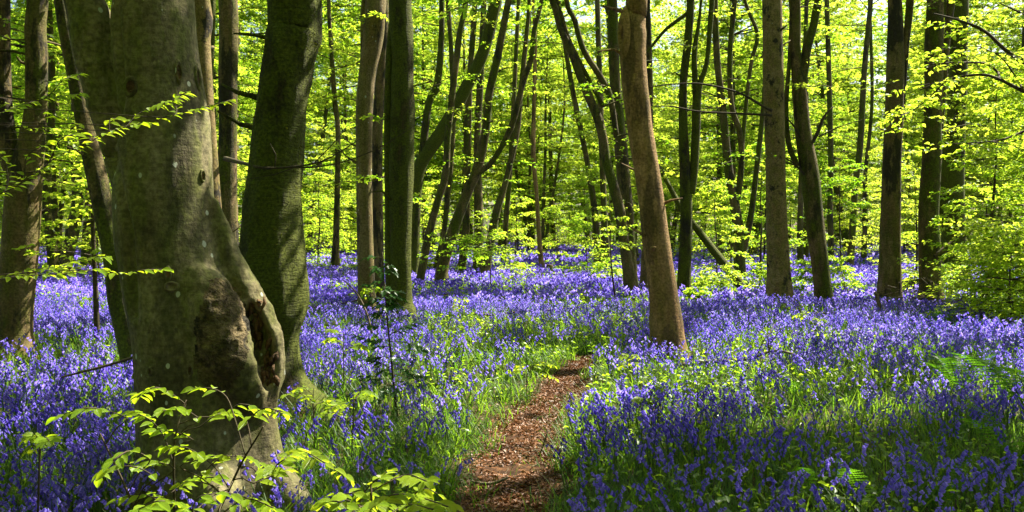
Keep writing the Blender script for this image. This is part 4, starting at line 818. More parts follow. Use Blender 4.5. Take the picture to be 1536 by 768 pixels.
for k, (lab, px, d, H, r, z) in enumerate(SH): young(lab, px, d, H, r, 22 if H < 1.2 else 90, 60, .075, .15, name='bramble_bush', cat='bush', mat='leaf', seed=60 + k, top=.6, droop=.3)

# ------------------------------------------------------------------ the flower carpet
GREEN = [(700, 500, 70, 22, .75), (830, 515, 80, 38, .8), (930, 500, 50, 40, .55), (175, 545, 70, 26, .5), (620, 680, 80, 60, .35), (930, 710, 60, 50, .3), (1250, 580, 150, 18, .4), (680, 560, 70, 40, .45),
         (1060, 425, 90, 14, .8), (880, 455, 40, 10, .4), (640, 500, 30, 15, .4), (1300, 700, 60, 40, .2), (40, 740, 80, 30, .3), (1500, 440, 60, 40, .8)]
def flower_density(x, y):
    px = CX + F * x / y; py = HY + F * 1.4 / y
    n = fnoise(xy3(x, y, .9), 31, 3); den = np.clip((n - .30) * 3.2, .22, 1)
    pd = path_dist(x, y); den = den * np.clip((pd - .03) / .35, 0, 1) ** .8
    for cx, cyy, rx, ry, v in GREEN:
        den = den * (1 - v * np.clip(1.3 - ((px - cx) / rx) ** 2 - ((py - cyy) / ry) ** 2, 0, 1))
    return den * bare(x, y)
BASES = [(v[1][0], v[1][1], max(.12, float(v[2][0][1][0]) * .8)) for v in ROOT.values()]
def bare(x, y):
    k = np.ones(len(x))
    for bx, by, br in BASES:
        if by < 30: k *= np.clip((np.hypot(x - bx, y - by) - br) / .35 + .15, 0, 1)
    return k
def scatter(rg, y0, y1, rho, dens, extra=.7):
    hw1 = .60 * y1 + extra; n = int((y1 - y0) * 2 * hw1 * rho); y = rg.uniform(y0, y1, n); x = rg.uniform(-hw1, hw1, n)
    k = np.abs(x) < .60 * y + extra; x, y = x[k], y[k]
    k = rg.random(len(x)) < dens(x, y); return x[k], y[k]
def inst(g, tv, quads, tris, mats_q, mats_t, pos, rz, sc, tilt=None):
    """bake many rotated copies of one small template into g"""
    N = len(pos); V = len(tv)
    if N == 0: return
    c, s = np.cos(rz), np.sin(rz)
    x = tv[None, :, 0] * c[:, None] - tv[None, :, 1] * s[:, None]; y = tv[None, :, 0] * s[:, None] + tv[None, :, 1] * c[:, None]; z = np.repeat(tv[None, :, 2], N, 0)
    v = np.stack([x, y, z], -1) * sc[:, None, None]
    if tilt is not None: v[..., 0] += v[..., 2] * tilt[:, 0:1]; v[..., 1] += v[..., 2] * tilt[:, 1:2]
    v = v + pos[:, None, :]; b = (np.arange(N) * V)[:, None, None]; base = g.n
    g.v.append(v.reshape(-1, 3)); g.n += N * V
    if quads is not None and len(quads): g.q.append((np.asarray(quads)[None] + b).reshape(-1, 4) + base); g.qm.append(np.tile(mats_q, N))
    if tris is not None and len(tris): g.t.append((np.asarray(tris)[None] + b).reshape(-1, 3) + base); g.tm.append(np.tile(mats_t, N))

def bell_geo(g, p, ax, L, r, sides, fine, mat):
    ax = unit(ax); a = unit(np.cross(ax, [.3, .9, .1])); b = np.cross(ax, a); an = np.linspace(0, 2 * math.pi, sides, endpoint=False)
    prof = [(0, .25), (.25, .8), (.7, .85), (1.0, 1.5)] if fine else [(0, .3), (.55, .95), (1.0, 1.35)]
    if sides == 3:
        v = np.vstack([p, p + ax * L + (a * np.cos(an)[:, None] + b * np.sin(an)[:, None]) * r * 1.5]); g.add(v, None, [[0, 1, 2], [0, 2, 3], [0, 3, 1]], mat); return
    v = np.vstack([p + ax * L * t + (a * np.cos(an + .3 * (t > .9))[:, None] + b * np.sin(an + .3 * (t > .9))[:, None]) * r * q for t, q in prof])
    q = [[k * sides + j, k * sides + (j + 1) % sides, (k + 1) * sides + (j + 1) % sides, (k + 1) * sides + j] for k in range(len(prof) - 1) for j in range(sides)]
    g.add(v, q, None, mat)
def bluebell_template(seed, lod):
    rg = np.random.default_rng(seed); H = .36; st, fl = Geo(), Geo()
    t = np.linspace(0, 1, 8); px = .02 * t + .075 * np.clip(t - .62, 0, 1) ** 1.5 * 3.2; pz = H * t - .05 * np.clip(t - .7, 0, 1) ** 2 * 8
    pts = np.stack([px, .008 * np.sin(t * 5 + seed), pz], 1)
    if lod == 0: tube(st, pts, np.linspace(.0032, .0014, 8), 5, 0)
    elif lod == 1: tube(st, pts[[0, 3, 5, 7]], np.array([.0035, .0032, .0026, .0018]), 3, 0, cap=False)
    elif lod == 2:
        a = pts[[0, 5, 7]]; w = np.array([0, .004, 0]); st.add(np.vstack([a - w, a + w]), [[0, 1, 4, 3], [1, 2, 5, 4]])
    nb = [13, 9, 7, 3, 2][lod]; sides = [6, 4, 3, 3, 3][lod]
    L = [.020, .0215, .030, .060, .125][lod]; r = [.0056, .0063, .0088, .019, .044][lod]
    for k in range(nb):
        q = .60 + .40 * (k + .5 * rg.random()) / nb; p = np.array([np.interp(q, t, pts[:, 0]), 0, np.interp(q, t, pts[:, 2])])
        a = rg.normal(0, .9); out = np.array([math.cos(a), math.sin(a), 0])
        if lod >= 3: p = p + rg.normal(0, .016 if lod == 3 else .06, 3)
        b = p + out * .010 + np.array([0, 0, .004])
        if lod == 0: tube(st, np.array([p, p + out * .006 + [0, 0, .004], b]), np.array([.0012, .001, .001]), 3, 0, cap=False)
        bell_geo(fl, b, out * rg.uniform(.35, .9) + np.array([0, 0, -1 + .8 * (q - .6)]), L * rg.uniform(.85, 1.1), r, sides, lod == 0, 0)
    return st, fl
def arr(g):
    return np.concatenate(g.v), (np.concatenate(g.q) if g.q else np.zeros((0, 4), int)), (np.concatenate(g.t) if g.t else np.zeros((0, 3), int))

rg = np.random.default_rng(2024)
BB = []
for lod, y0, y1, rho in ((1, 3.2, 6.6, 160), (2, 6.6, 17, 108), (3, 17, 34, 52), (4, 34, 100, 9.5)):
    x, y = scatter(rg, y0, y1, rho, flower_density, .7 if lod < 3 else 3)
    z = height(x, y); BB.append((lod, x, y, z))
# the carpet goes on to both sides of the view
def outside(x, y): return flower_density(x, y) * (np.abs(x) > .60 * y + .7) * .8
x, y = scatter(rg, 2.0, 16, 70, outside, 3.2); BB.append((2, x, y, height(x, y)))
# the nearest bluebells in the picture are things of their own
lod, x, y, z = BB[0]
px = CX + F * x / y; py = HY + F * (CAMZ - z - .33) / y
vis = (px > 8) & (px < 1528) & (py < 760) & (py > 560) & ~((px > 205) & (px < 430) & (y > 4.6))
order = np.argsort(np.where(vis, y, 99))[:290]; near = np.zeros(len(x), bool); near[order] = True
TB = []
for v in range(6):
    s_, f_ = bluebell_template(v, 0); TB.append((s_.mesh('stem', M['stem'], True), f_.mesh('flower_head', M['bell'], True)))
for i in np.where(near)[0]:
    v = int(rg.integers(6)); o = thing('bluebell', 'nodding violet-blue bluebell on a thin green stem close to the camera', 'bluebell', (x[i], y[i], z[i]), 'nearest bluebells of the carpet', rg.uniform(0, 6.28))
    s_ = rg.uniform(.75, 1.15); o.scale = (s_, s_, s_); o.rotation_euler = (rg.normal(0, .17), rg.normal(0, .17), rg.uniform(0, 6.28))
    obj('stem', TB[v][0], o); obj('flower_head', TB[v][1], o)
BB[0] = (1, x[~near], y[~near], z[~near])
g = Geo()
for lod, x, y, z in BB:
    for v in range(5):
        k = np.arange(len(x)) % 5 == v; s_, f_ = bluebell_template(20 + v, lod)
        tilt = rg.normal(0, .17, (k.sum(), 2)); pos = np.stack([x[k], y[k], z[k]], 1); rz = rg.uniform(0, 6.28, k.sum()); sc = rg.uniform(.6, 1.18, k.sum()) * (.85 + .3 * vnoise(xy3(x[k], y[k], .8), 3))
        for gg, mt in ((s_, 0), (f_, 1)):
            if not gg.v: continue
            tv, q, t = arr(gg); inst(g, tv, q, t, np.full(len(q), mt), np.full(len(t), mt), pos, rz, sc, tilt)
o = obj('bluebell_carpet', g.mesh('bluebell_carpet', [M['stem'], M['bell']]), kind='stuff'); o['label'] = 'carpet of violet-blue bluebells covering the woodland floor'; o['category'] = 'bluebells'

# blades: bluebell leaves and grass
def blades(g, x, y, z, rg, L0, L1, w, seg, lean=.5):
    n = len(x); a = rg.uniform(0, 6.28, n); L = rg.uniform(L0, L1, n); bend = np.abs(rg.normal(lean, .28, n)); dh = np.stack([np.cos(a), np.sin(a)], 1); sd = np.stack([-np.sin(a), np.cos(a)], 1)
    rows = []
    for k in range(seg + 1):
        t = k / seg; h = L * np.sin(np.minimum(bend * 1.4 * t + .05, 2.4)) / (bend * 1.4 + .05) ; up = L * t * np.cos(np.minimum(bend * 1.25 * t, 1.9)); ww = w * (1 - t ** 2) * rg.uniform(.7, 1.2, n) if k < seg else 0 * L
        cx_, cy_ = x + dh[:, 0] * h * t * .9, y + dh[:, 1] * h * t * .9
        if k < seg: rows.append(np.stack([np.stack([cx_ - sd[:, 0] * ww, cy_ - sd[:, 1] * ww, z + up], 1), np.stack([cx_ + sd[:, 0] * ww, cy_ + sd[:, 1] * ww, z + up], 1)], 1))
        else: rows.append(np.stack([np.stack([cx_, cy_, z + up], 1)], 1))
    v = np.concatenate(rows, 1); V = v.shape[1]; b = np.arange(n)[:, None] * V
    q = np.concatenate([b + np.array([[2 * k, 2 * k + 1, 2 * k + 3, 2 * k + 2]]) for k in range(seg - 1)]) if seg > 1 else None
    t = b + np.array([[2 * seg - 2, 2 * seg - 1, 2 * seg]]); g.add(v.reshape(-1, 3), q, t)
g = Geo()
def gd(x, y):
    pd = path_dist(x, y); return np.clip((pd + .02) / .22, 0, 1) * np.clip(.35 + 1.1 * fnoise(xy3(x, y, 1.3), 41, 2), 0, 1)
for y0, y1, rho, L0, L1, w, seg in ((3.0, 7.0, 900, .10, .28, .0046, 3), (7.0, 13, 380, .12, .28, .0065, 2), (13, 26, 120, .14, .26, .010, 2), (26, 60, 30, .14, .30, .022, 1)):
    x, y = scatter(rg, y0, y1, rho, gd); blades(g, x, y, height(x, y) - .01, rg, L0, L1, w, seg)
def og(x, y): return gd(x, y) * (np.abs(x) > .60 * y + .7)
x, y = scatter(rg, 1.5, 15, 220, og, 3.2); blades(g, x, y, height(x, y) - .01, rg, .12, .30, .008, 2)
# fine grass along the path's edge
y = rg.uniform(3.2, 11.5, 8000); c = np.interp(y, PATH[:, 1], PATH[:, 0]); w_ = np.interp(y, PATH[:, 1], PATH[:, 2]); sd = np.where(rg.random(8000) < .5, -1, 1); x = c + sd * (w_ + rg.normal(.10, .13, 8000))
k = fnoise(xy3(x, y, 2.0), 44, 2) > .42; x, y = x[k], y[k]; blades(g, x, y, height(x, y) - .01, rg, .08, .24, .0036, 3, .7)
o = obj('grass', g.mesh('grass', M['blade']), kind='stuff'); o['label'] = 'fresh green grass and strap-like leaves among the bluebells'; o['category'] = 'grass'

# low herbs: small broad leaves in patches
g = Geo()
def hd(x, y):
    px = CX + F * x / y; py = HY + F * 1.45 / y; d = np.clip((fnoise(xy3(x, y, .7), 51, 3) - .53) * 4, .04, .7)
    for cx, cyy, rx, ry, v in GREEN: d = np.maximum(d, v * 1.2 * np.clip(1.3 - ((px - cx) / rx) ** 2 - ((py - cyy) / ry) ** 2, 0, 1))
    pd = path_dist(x, y); d = np.maximum(d, .95 * np.clip(1.25 - pd / .45, 0, 1) * np.clip((fnoise(xy3(x, y, 1.6), 52, 2) - .38) * 6, 0, 1) * (y > 4.2) * (y < 14))
    return d * np.clip(pd / .12 + .15, 0, 1)
for y0, y1, rho, l in ((3.2, 9, 300, .042), (9, 18, 160, .05), (18, 36, 55, .075), (36, 90, 6, .16)):
    x, y = scatter(rg, y0, y1, rho, hd); n = len(x); z = height(x, y) + rg.uniform(.04, .24, n) + (.05 if y0 > 17 else 0); a = rg.uniform(0, 6.28, n)
    leaves(g, np.stack([x, y, z], 1), np.stack([np.cos(a), np.sin(a), rg.normal(-.1, .3, n)], 1), unit(rg.normal(0, .35, (n, 3)) + [0, 0, 1.]), l * rg.uniform(.7, 1.5, n), l * .7, hexa=y0 < 9)
o = obj('herb_layer', g.mesh('herb_layer', M['herb']), kind='stuff'); o['label'] = 'low lime green herbs and seedlings between the bluebells'; o['category'] = 'herbs'

# fallen leaves on the path, and bits of twig
g = Geo(); n = 24000; y = 2.6 + 8.6 * rg.random(n) ** 1.3; c = np.interp(y, PATH[:, 1], PATH[:, 0]); w_ = np.interp(y, PATH[:, 1], PATH[:, 2]); x = c + (w_ + .06) * np.clip(rg.normal(0, .55, n), -1.35, 1.35)
kk = fnoise(xy3(x, y, 3.5), 56, 2) + .10 * (np.abs(x - c) / w_) > .27; x, y = x[kk], y[kk]
bx = []                                                    # and round the feet of the nearer trunks
for q in BASES:
    if q[1] < 21: m = 260; a = rg.uniform(0, 6.28, m); rr = q[2] + np.abs(rg.normal(0, .22, m)); bx.append(np.stack([q[0] + rr * np.cos(a), q[1] + rr * np.sin(a)], 1))
bx = np.vstack(bx); x = np.concatenate([x, bx[:, 0]]); y = np.concatenate([y, bx[:, 1]]); n = len(x)
a = rg.uniform(0, 6.28, n); nr = unit(rg.normal(0, .42, (n, 3)) + [0, 0, 1.]); d = np.stack([np.cos(a), np.sin(a), 0 * a], 1); d = unit(d - nr * np.sum(d * nr, 1, keepdims=True))
leaves(g, np.stack([x, y, height(x, y) + .008 + .02 * rg.random(n)], 1), d, nr, rg.uniform(.012, .042, n), rg.uniform(.009, .026, n), fold=.2)
o = obj('leaf_litter', g.mesh('leaf_litter', M['litter']), kind='stuff'); o['label'] = 'brown fallen beech leaves strewn over the trodden path'; o['category'] = 'leaves'
g = Geo()
for k in range(120):
    y = rg.uniform(3.5, 11); x = np.interp(y, PATH[:, 1], PATH[:, 0]) + rg.normal(0, .2); l = rg.uniform(.04, .22); a = rg.uniform(0, 3.14); z = h1(x, y) + .022
    t = np.linspace(-.5, .5, 4)[:, None]; p = np.array([x, y, z]) + t * l * np.array([math.cos(a), math.sin(a), 0]) + rg.normal(0, .006, (4, 3)); tube(g, p, np.full(4, rg.uniform(.0015, .004)), 4, 0)
o = obj('twig_litter', g.mesh('twig_litter', M['deadwood'], True), kind='stuff'); o['label'] = 'small broken twigs scattered on the leafy path'; o['category'] = 'twigs'
for lab, pts, d in (('long pale fallen stick lying in the bluebells left of the huge beech', [(92, 566, 3), (130, 556, 4), (165, 547, 4), (203, 535, 5)], 7.2),
                    ('short pale stick lying across the path near the bottom', [(706, 722, 4), (735, 726, 5), (762, 716, 4)], 5.6), ('thin dark twig poking up from the right edge of the path', [(806, 690, 3), (815, 668, 3), (822, 646, 2)], 6.3),
                    ('thin bare stem arching out of the bluebells left of the holly', [(558, 500, 3), (550, 470, 3), (535, 440, 2.5), (515, 420, 2)], 9.5), ('pale bent stick standing in front of the olive trunk foot', [(1320, 466, 6), (1317, 450, 6), (1312, 438, 4)], 15.5)):
    pp = np.array([P(a, b, d) for a, b, c in pts]); rr = np.array([c / 2 / F * d for a, b, c in pts])
    zz = height(pp[:, 0], pp[:, 1]); loc = np.array([pp[0, 0], pp[0, 1], zz[0]])
    p, r = resample(pp, rr, .05); g = Geo(); tube(g, p, r, 7, 0, .1, 3); o = obj('fallen_stick', g.mesh('fallen_stick', M['deadwood'], True, loc=loc), None, loc); o['label'] = lab; o['category'] = 'stick'

for k, (lab, px, d, l, a_) in enumerate([('fallen dead branch half sunk in bluebells right of the brown trunk', 1110, 9.6, 1.5, .2), ('thin fallen branch among the bluebells left of the olive trunk', 1270, 14.5, 2.0, 2.7), ('fallen branch in the bluebells beyond the path end', 800, 15.5, 2.0, .1),
        ('fallen branch lying in the bluebells below the leaning trees', 700, 19.5, 2.4, 2.9), ('bare fallen branch between the mossy trunk and the olive trunk', 505, 17, 1.8, .4), ('grey fallen branch far back in the glade', 860, 26, 2.6, 3.0)]):
    rg = np.random.default_rng(700 + k); x = (px - CX) / F * d; loc = np.array([x, d, h1(x, d)]); e = np.array([math.cos(a_), math.sin(a_), 0]); t = np.linspace(0, 1, 6)[:, None]
    root = thing('fallen_branch', lab, 'branch', loc); p = loc + e * (t - .5) * l + np.array([0, 0, 1]) * (.10 + .16 * t) + rg.normal(0, .035, (6, 3)); r = np.linspace(.03, .008, 6); p, r = resample(p, r, .08); g = Geo(); tube(g, p, r, 8, 0, .12, k); obj('stem', g.mesh('stem', M['deadwood'], True, loc=loc), root)
    for q in range(4):
        i = int(rg.integers(3, len(p) - 2)); s = e * rg.uniform(.1, .6) + np.array([0, 0, rg.uniform(.2, .9)]) + rg.normal(0, .4, 3); s = unit(s) * rg.uniform(.15, .45); g = Geo(); tube(g, np.array([p[i], p[i] + s * .5 + rg.normal(0, .02, 3), p[i] + s]), np.array([.009, .006, .002]), 5, 0); obj('twig', g.mesh('twig', M['deadwood'], True, loc=loc), root)

# ------------------------------------------------------------------ near saplings with every leaf a piece of its own
def leaf_mesh(seed, spiny=False):
    rg = np.random.default_rng(seed); ny, nx = 8, 5; y = np.linspace(0, 1, ny); wv = (.34 if spiny else .29) * np.sin(math.pi * y ** .88) ** .85 * (1 - .15 * y); wv[0] = .012; wv[-1] = .0
    if spiny: wv = wv * (1 + .35 * np.where(np.arange(ny) % 2 == 0, 1, -1) * (y > .1) * (y < .95))
    xs_ = np.linspace(-1, 1, nx); v = []
    for i in range(ny):
        for q in xs_:
            xx = q * wv[i]; z = abs(xx) * .38 + .02 * math.sin(y[i] * 24 + abs(q) * 2) * abs(q) - .16 * y[i] ** 2 + rg.normal(0, .004)
            v.append((xx, y[i] + .12, z))
    q = [[i * nx + j, i * nx + j + 1, (i + 1) * nx + j + 1, (i + 1) * nx + j] for i in range(ny - 1) for j in range(nx - 1)]
    g = Geo(); g.add(v, q); b = np.array([[-.008, 0, 0], [.008, 0, 0], [.008, .14, 0], [-.008, .14, 0]]); g.add(b, [[0, 1, 2, 3]])
    return g.mesh('leaf', M['holly'] if spiny else M['leaf_near'], True)
LEAF = [leaf_mesh(k) for k in range(4)]; HOLLY = [leaf_mesh(9 + k, True) for k in range(3)]
def put_leaf(root, loc, p, d, n, L, meshes=LEAF, rg=rg):
    d = unit(np.asarray(d, float)); s = unit(np.cross(d, n)); nn = np.cross(s, d)
    o = bpy.data.objects.new('leaf', meshes[int(rg.integers(len(meshes)))]); COL.objects.link(o); o.parent = root
    m = Matrix(((s[0], d[0], nn[0]), (s[1], d[1], nn[1]), (s[2], d[2], nn[2])))
    o.location = [float(c) for c in (p - loc)]; o.rotation_euler = m.to_euler(); o.scale = (L, L, L)
def twig(root, loc, pts, L, gap=None, r=.0022, leafed=.0, rg=rg, droop=.25, up=None, end=True, meshes=LEAF):
    """pts: world points from the twig's foot to its tip; leaves alternate left and right along it"""
    p, rr = resample(np.array(pts), np.linspace(r, r * .4, len(pts)), .02)
    g = Geo(); tube(g, p, rr, 5, 0, .05); obj('twig', g.mesh('twig', M['twig'], True, loc=loc), root)
    s = np.concatenate([[0], np.cumsum(np.linalg.norm(np.diff(p, axis=0), axis=1))]); q = s[-1] * leafed + .01; gap = gap or L * .52; k = int(rg.integers(2))
    while q < s[-1]:
        i = min(int(np.searchsorted(s, q)), len(p) - 2); T = unit(p[i + 1] - p[i]); sd = unit(np.cross(T, [0, 0, 1.])) * (1 if k % 2 else -1)
        d = T * .65 + sd * .85 + np.array([0, 0, -droop + rg.normal(0, .18)]) + rg.normal(0, .12, 3); n = unit(np.array([0, -.32, 1.]) + rg.normal(0, .22, 3) + sd * .1)
        put_leaf(root, loc, p[i], d, n, L * rg.uniform(.72, 1.12), meshes, rg); k += 1; q += gap * rg.uniform(.75, 1.25)
    if end: put_leaf(root, loc, p[-1], T + np.array([0, 0, -.2]), np.array([0, 0, 1.]) + rg.normal(0, .15, 3), L, meshes, rg)
def near_sapling(label, px, d, stems, twigs, L, seed, name='young_beech'):
    rg = np.random.default_rng(seed); loc = np.array([(px - CX) / F * d, d, 0]); loc[2] = h1(loc[0], loc[1]); root = thing(name, label, 'sapling', loc)
    sp = []
    for st in stems:
        pts = np.array([loc + [0, 0, -.03]] + [P(a, b, d + (c if c else 0)) for a, b, c in st]); p, r = resample(pts, np.linspace(.006, .0025, len(pts)), .04); g = Geo(); tube(g, p, r, 7, 0, .06); obj('stem', g.mesh('stem', M['twig'], True, loc=loc), root); sp.append(p)
    sp = np.vstack(sp)
    for tw in twigs:
        dd = tw[1]; pts = [P(a, b, d + dd + .10 * rg.normal() * (i > 0)) for i, (a, b) in enumerate(tw[0])]
        f = sp[int(np.argmin(np.linalg.norm(sp - (pts[0] + np.array([0, 0, -.06])), axis=1)))]
        n0 = np.linalg.norm(pts[0] - f); tot = n0 + sum(np.linalg.norm(np.array(pts[i + 1]) - pts[i]) for i in range(len(pts) - 1))
        twig(root, loc, [f, (f + pts[0]) / 2 + [0, 0, .01]] + pts, L * ((tw[2] if len(tw) > 2 else 1) * .92), leafed=n0 / tot, rg=rg)
    return root
near_sapling('lime young beech with tiered sprays in front of the huge beech, bottom left', 262, 2.6, [[(268, 900, 0), (262, 760, .05), (262, 660, .0), (280, 600, .05)], [(300, 860, .0), (350, 720, -.05), (395, 640, -.1)], [(240, 900, -.1), (200, 760, -.1), (150, 650, -.05)]],
  [([(190, 628), (160, 616), (128, 612), (88, 624)], 0), ([(240, 645), (222, 628), (198, 618)], .05), ([(278, 606), (250, 586), (228, 582), (206, 596)], .1), ([(340, 596), (318, 583), (288, 582)], .0), ([(300, 630), (270, 612), (244, 616)], .05),
   ([(300, 640), (325, 622), (350, 618)], -.05), ([(330, 625), (360, 606), (384, 612)], .05), ([(370, 632), (398, 612), (424, 620)], -.05), ([(290, 660), (262, 648), (232, 646)], 0), ([(310, 690), (280, 672), (246, 670)], -.05), ([(225, 690), (196, 676), (170, 690)], -.15),
   ([(230, 716), (200, 700), (160, 704), (150, 716)], -.2), ([(262, 704), (240, 694), (214, 700)], -.1), ([(270, 700), (298, 690), (322, 684)], -.1), ([(262, 735), (292, 718), (322, 716)], -.15), ([(300, 720), (326, 690), (362, 684), (402, 700)], -.1),
   ([(290, 768), (300, 745), (345, 740), (384, 752)], -.3, 1.15), ([(250, 760), (215, 742), (180, 748)], -.25), ([(395, 712), (425, 690), (452, 676), (480, 690), (520, 716)], -.1), ([(380, 725), (405, 714), (432, 704)], -.1), ([(330, 770), (370, 748), (410, 762)], -.3),
   ([(200, 770), (235, 752), (270, 757)], -.3, 1.1)], .047, 71)
near_sapling('lime young beech spreading flat sprays at the bottom, left of the path', 560, 2.4, [[(562, 900, 0), (560, 800, .02), (556, 722, .05)]],
  [([(555, 740), (585, 722), (612, 712), (640, 722)], .05), ([(540, 768), (505, 752), (478, 758)], -.05), ([(560, 760), (590, 742), (630, 746), (672, 760)], -.1), ([(540, 752), (555, 728), (580, 708)], .1), ([(580, 775), (610, 757), (650, 764)], -.2), ([(520, 776), (548, 758), (585, 758)], -.15),
   ([(500, 745), (528, 740), (552, 744)], .05), ([(600, 765), (632, 733), (655, 740)], 0)], .050, 72)
# branch reaching in from a young beech just outside the left edge
near_sapling('thin young beech at the left edge, its long leafy branch crossing the huge trunk', -130, 3.7, [[(-128, 900, 0), (-122, 600, 0), (-115, 330, 0), (-105, 120, 0)]],
  [([(-100, 330), (0, 291), (41, 269), (81, 238), (122, 216)], 0, .8), ([(105, 226), (150, 204), (175, 194), (212, 185)], .12, .85), ([(200, 188), (247, 176), (290, 165), (318, 158), (345, 150)], .30, .8), ([(170, 195), (205, 172), (232, 158), (262, 150)], .25, .85), ([(250, 175), (262, 150), (280, 138)], .3, .75),
   ([(130, 212), (120, 190), (96, 180), (80, 172)], .1, .85), ([(150, 204), (165, 180), (180, 178)], .15, .85), ([(60, 255), (90, 210), (120, 200)], .0, .8), ([(30, 275), (40, 235), (70, 215)], -.1, .8), ([(5, 288), (10, 250), (-5, 225)], -.1, .8),
   ([(-100, 440), (0, 416), (90, 411), (150, 403)], .2, .8), ([(140, 405), (180, 410), (215, 405), (250, 404)], .35, .85), ([(60, 413), (90, 400), (125, 388), (160, 384)], .3, .8), ([(20, 415), (40, 405), (75, 402)], .2, .7), ([(-100, 230), (0, 170), (60, 150), (120, 140)], .4, .75), ([(60, 150), (95, 120), (120, 110)], .5, .7)], .062, 73)
SM = [('pale lime sapling standing in the bluebells beyond the mossy trunk', 515, 505, 8.6, 34, .07), ('lime sapling right of the mossy trunk foot', 470, 590, 6.3, 42, .062), ('bright lime sapling left of the holly stem', 530, 598, 6.0, 46, .065), ('pale sapling drooping over the left edge of the path', 790, 556, 8.4, 44, .065),
      ('few-leaved sapling left of the brown trunk foot', 945, 540, 8.6, 20, .06), ('lime sapling below the brown trunk', 975, 592, 6.6, 30, .06), ('bright sapling in the bluebells right of the brown trunk', 1046, 580, 7.0, 34, .065), ('low lime sapling right of the path', 905, 634, 6.0, 40, .06),
      ('small lime seedling at the foot of the smooth olive trunk', 556, 432, 14.2, 14, .09), ('pale sapling in the bluebells in front of the spotted trunk', 1215, 475, 12.5, 22, .08), ('tiny pale sapling low in the left bluebells', 60, 660, 4.0, 20, .06), ('little sapling by the left bluebell bank', 690, 452, 14.5, 18, .08)]
for k, (lab, px, py, d, hwp, L) in enumerate(SM):
    r_ = np.random.default_rng(300 + k); tw = []
    for q in range(5): a = r_.uniform(.35, 1.0) * hwp * (1 if q % 2 else -1); h_ = r_.uniform(-.35, .5) * hwp; tw.append(([(px + a * .2, py + h_ + 6), (px + a * .6, py + h_ - 2), (px + a, py + h_ + r_.uniform(0, 7))], r_.normal(0, .08)))
    near_sapling(lab, px + r_.normal(0, 4), d, [[(px, py + hwp * .6, 0), (px, py - hwp * .2, 0)]], tw, L, 400 + k, name='sapling')
# holly
d = 7.3; loc = P(597, 645, d); loc[2] = h1(loc[0], loc[1]); root = thing('holly_sapling', 'slender dark holly sapling with glossy leaves in front of the mossy double trunk', 'sapling', loc); rg = np.random.default_rng(88)
pts = np.array([loc + [0, 0, -.03]] + [P(a, b, d) for a, b in ((594, 610), (590, 570), (585, 520), (580, 470), (577, 430), (573, 378))]); p, r = resample(pts, np.linspace(.012, .004, len(pts)), .05); g = Geo(); tube(g, p, r, 8, 0, .08); obj('stem', g.mesh('stem', M['twig'], True, loc=loc), root)
for k in range(58):
    up = k < 28; py = rg.uniform(378, 470) if up else rg.uniform(485, 590); i = int(np.argmin(np.abs(HY + F * (CAMZ - p[:, 2]) / d - py - 8))); a = rg.uniform(0, 6.28); l = rg.uniform(.06, .15) if up else rg.uniform(.15, .36)
    e = np.array([math.cos(a), math.sin(a) * .6, rg.uniform(-.1, .5)]); twig(root, loc, [p[i], p[i] + e * l * .5, p[i] + e * l + [0, 0, -.02]], .070, gap=.030, leafed=.1 if up else .35, rg=rg, meshes=HOLLY)
# ferns
def frond_mesh(seed):
    rg = np.random.default_rng(seed); g = Geo(); t = np.linspace(0, 1, 22); p = np.stack([0 * t, t * .95 - .1 * t ** 3, .55 * t - .52 * t ** 2.2], 1); tube(g, p, .006 * (1 - .85 * t), 5, 0, cap=False)
    pos, dd, nn, ll = [], [], [], []
    for i in range(3, 22):
        T = unit(p[min(i + 1, 21)] - p[i - 1]); ln = .15 * math.sin(math.pi * min(1, (t[i] * .93 + .07)) ** .75) + .012
        for s in (-1, 1):
            pd = unit(np.array([s, .40, -.16]) + rg.normal(0, .06, 3)); m = 5
            for j in range(m):                             # each pinna: a row of overlapping lobes that taper to its tip
                q = j / m; pos.append(p[i] + pd * ln * q); dd.append(pd + np.array([0, 0, -.25 * q])); nn.append(unit(np.array([0, -.3, 1.]) + rg.normal(0, .12, 3))); ll.append((ln / m * 1.5, .030 * (1 - .75 * q) * (1 - .45 * t[i])))
    ll = np.array(ll); leaves(g, np.array(pos), np.array(dd), np.array(nn), ll[:, 0], ll[:, 1], fold=.12); return g.mesh('frond', M['fern'])
FR = [frond_mesh(k) for k in range(3)]
FERN = [('large fern arching among the bluebells near the right edge', 1440, 8.2, .62, 7, 1), ('tall fern cut by the right edge of the picture', 1545, 7.2, .75, 8, 1), ('fern in deep shade low at the right edge', 1530, 5.6, .55, 7, 1), ('bright fern frond rising from the shaded bluebells at lower right', 1300, 5.0, .42, 5, 1),
        ('small pale fern beside the shaded bluebells, left of the bright fern', 1215, 5.1, .34, 4, 1), ('little lime fern in the sunlit bluebells before the brushwood trunk', 1410, 13.0, .5, 5, 1), ('low fern among the dark bluebells at bottom right', 1395, 4.9, .36, 5, 1), ('small fern in the sunlit bluebells right of centre', 1190, 8.2, .38, 5, 1)]
for k, (lab, px, d, s_, n, _) in enumerate(FERN):
    rg = np.random.default_rng(600 + k); x = (px - CX) / F * d; loc = np.array([x, d, h1(x, d)]); root = thing('fern', lab, 'fern', loc)
    for q in range(n):
        o = obj('frond', FR[int(rg.integers(3))], root); o.rotation_euler = (rg.uniform(.4, .95), rg.normal(0, .12), 6.28 * q / n + rg.normal(0, .25)); z = 1.2 * s_ * rg.uniform(.8, 1.2); o.scale = (z, z, z)
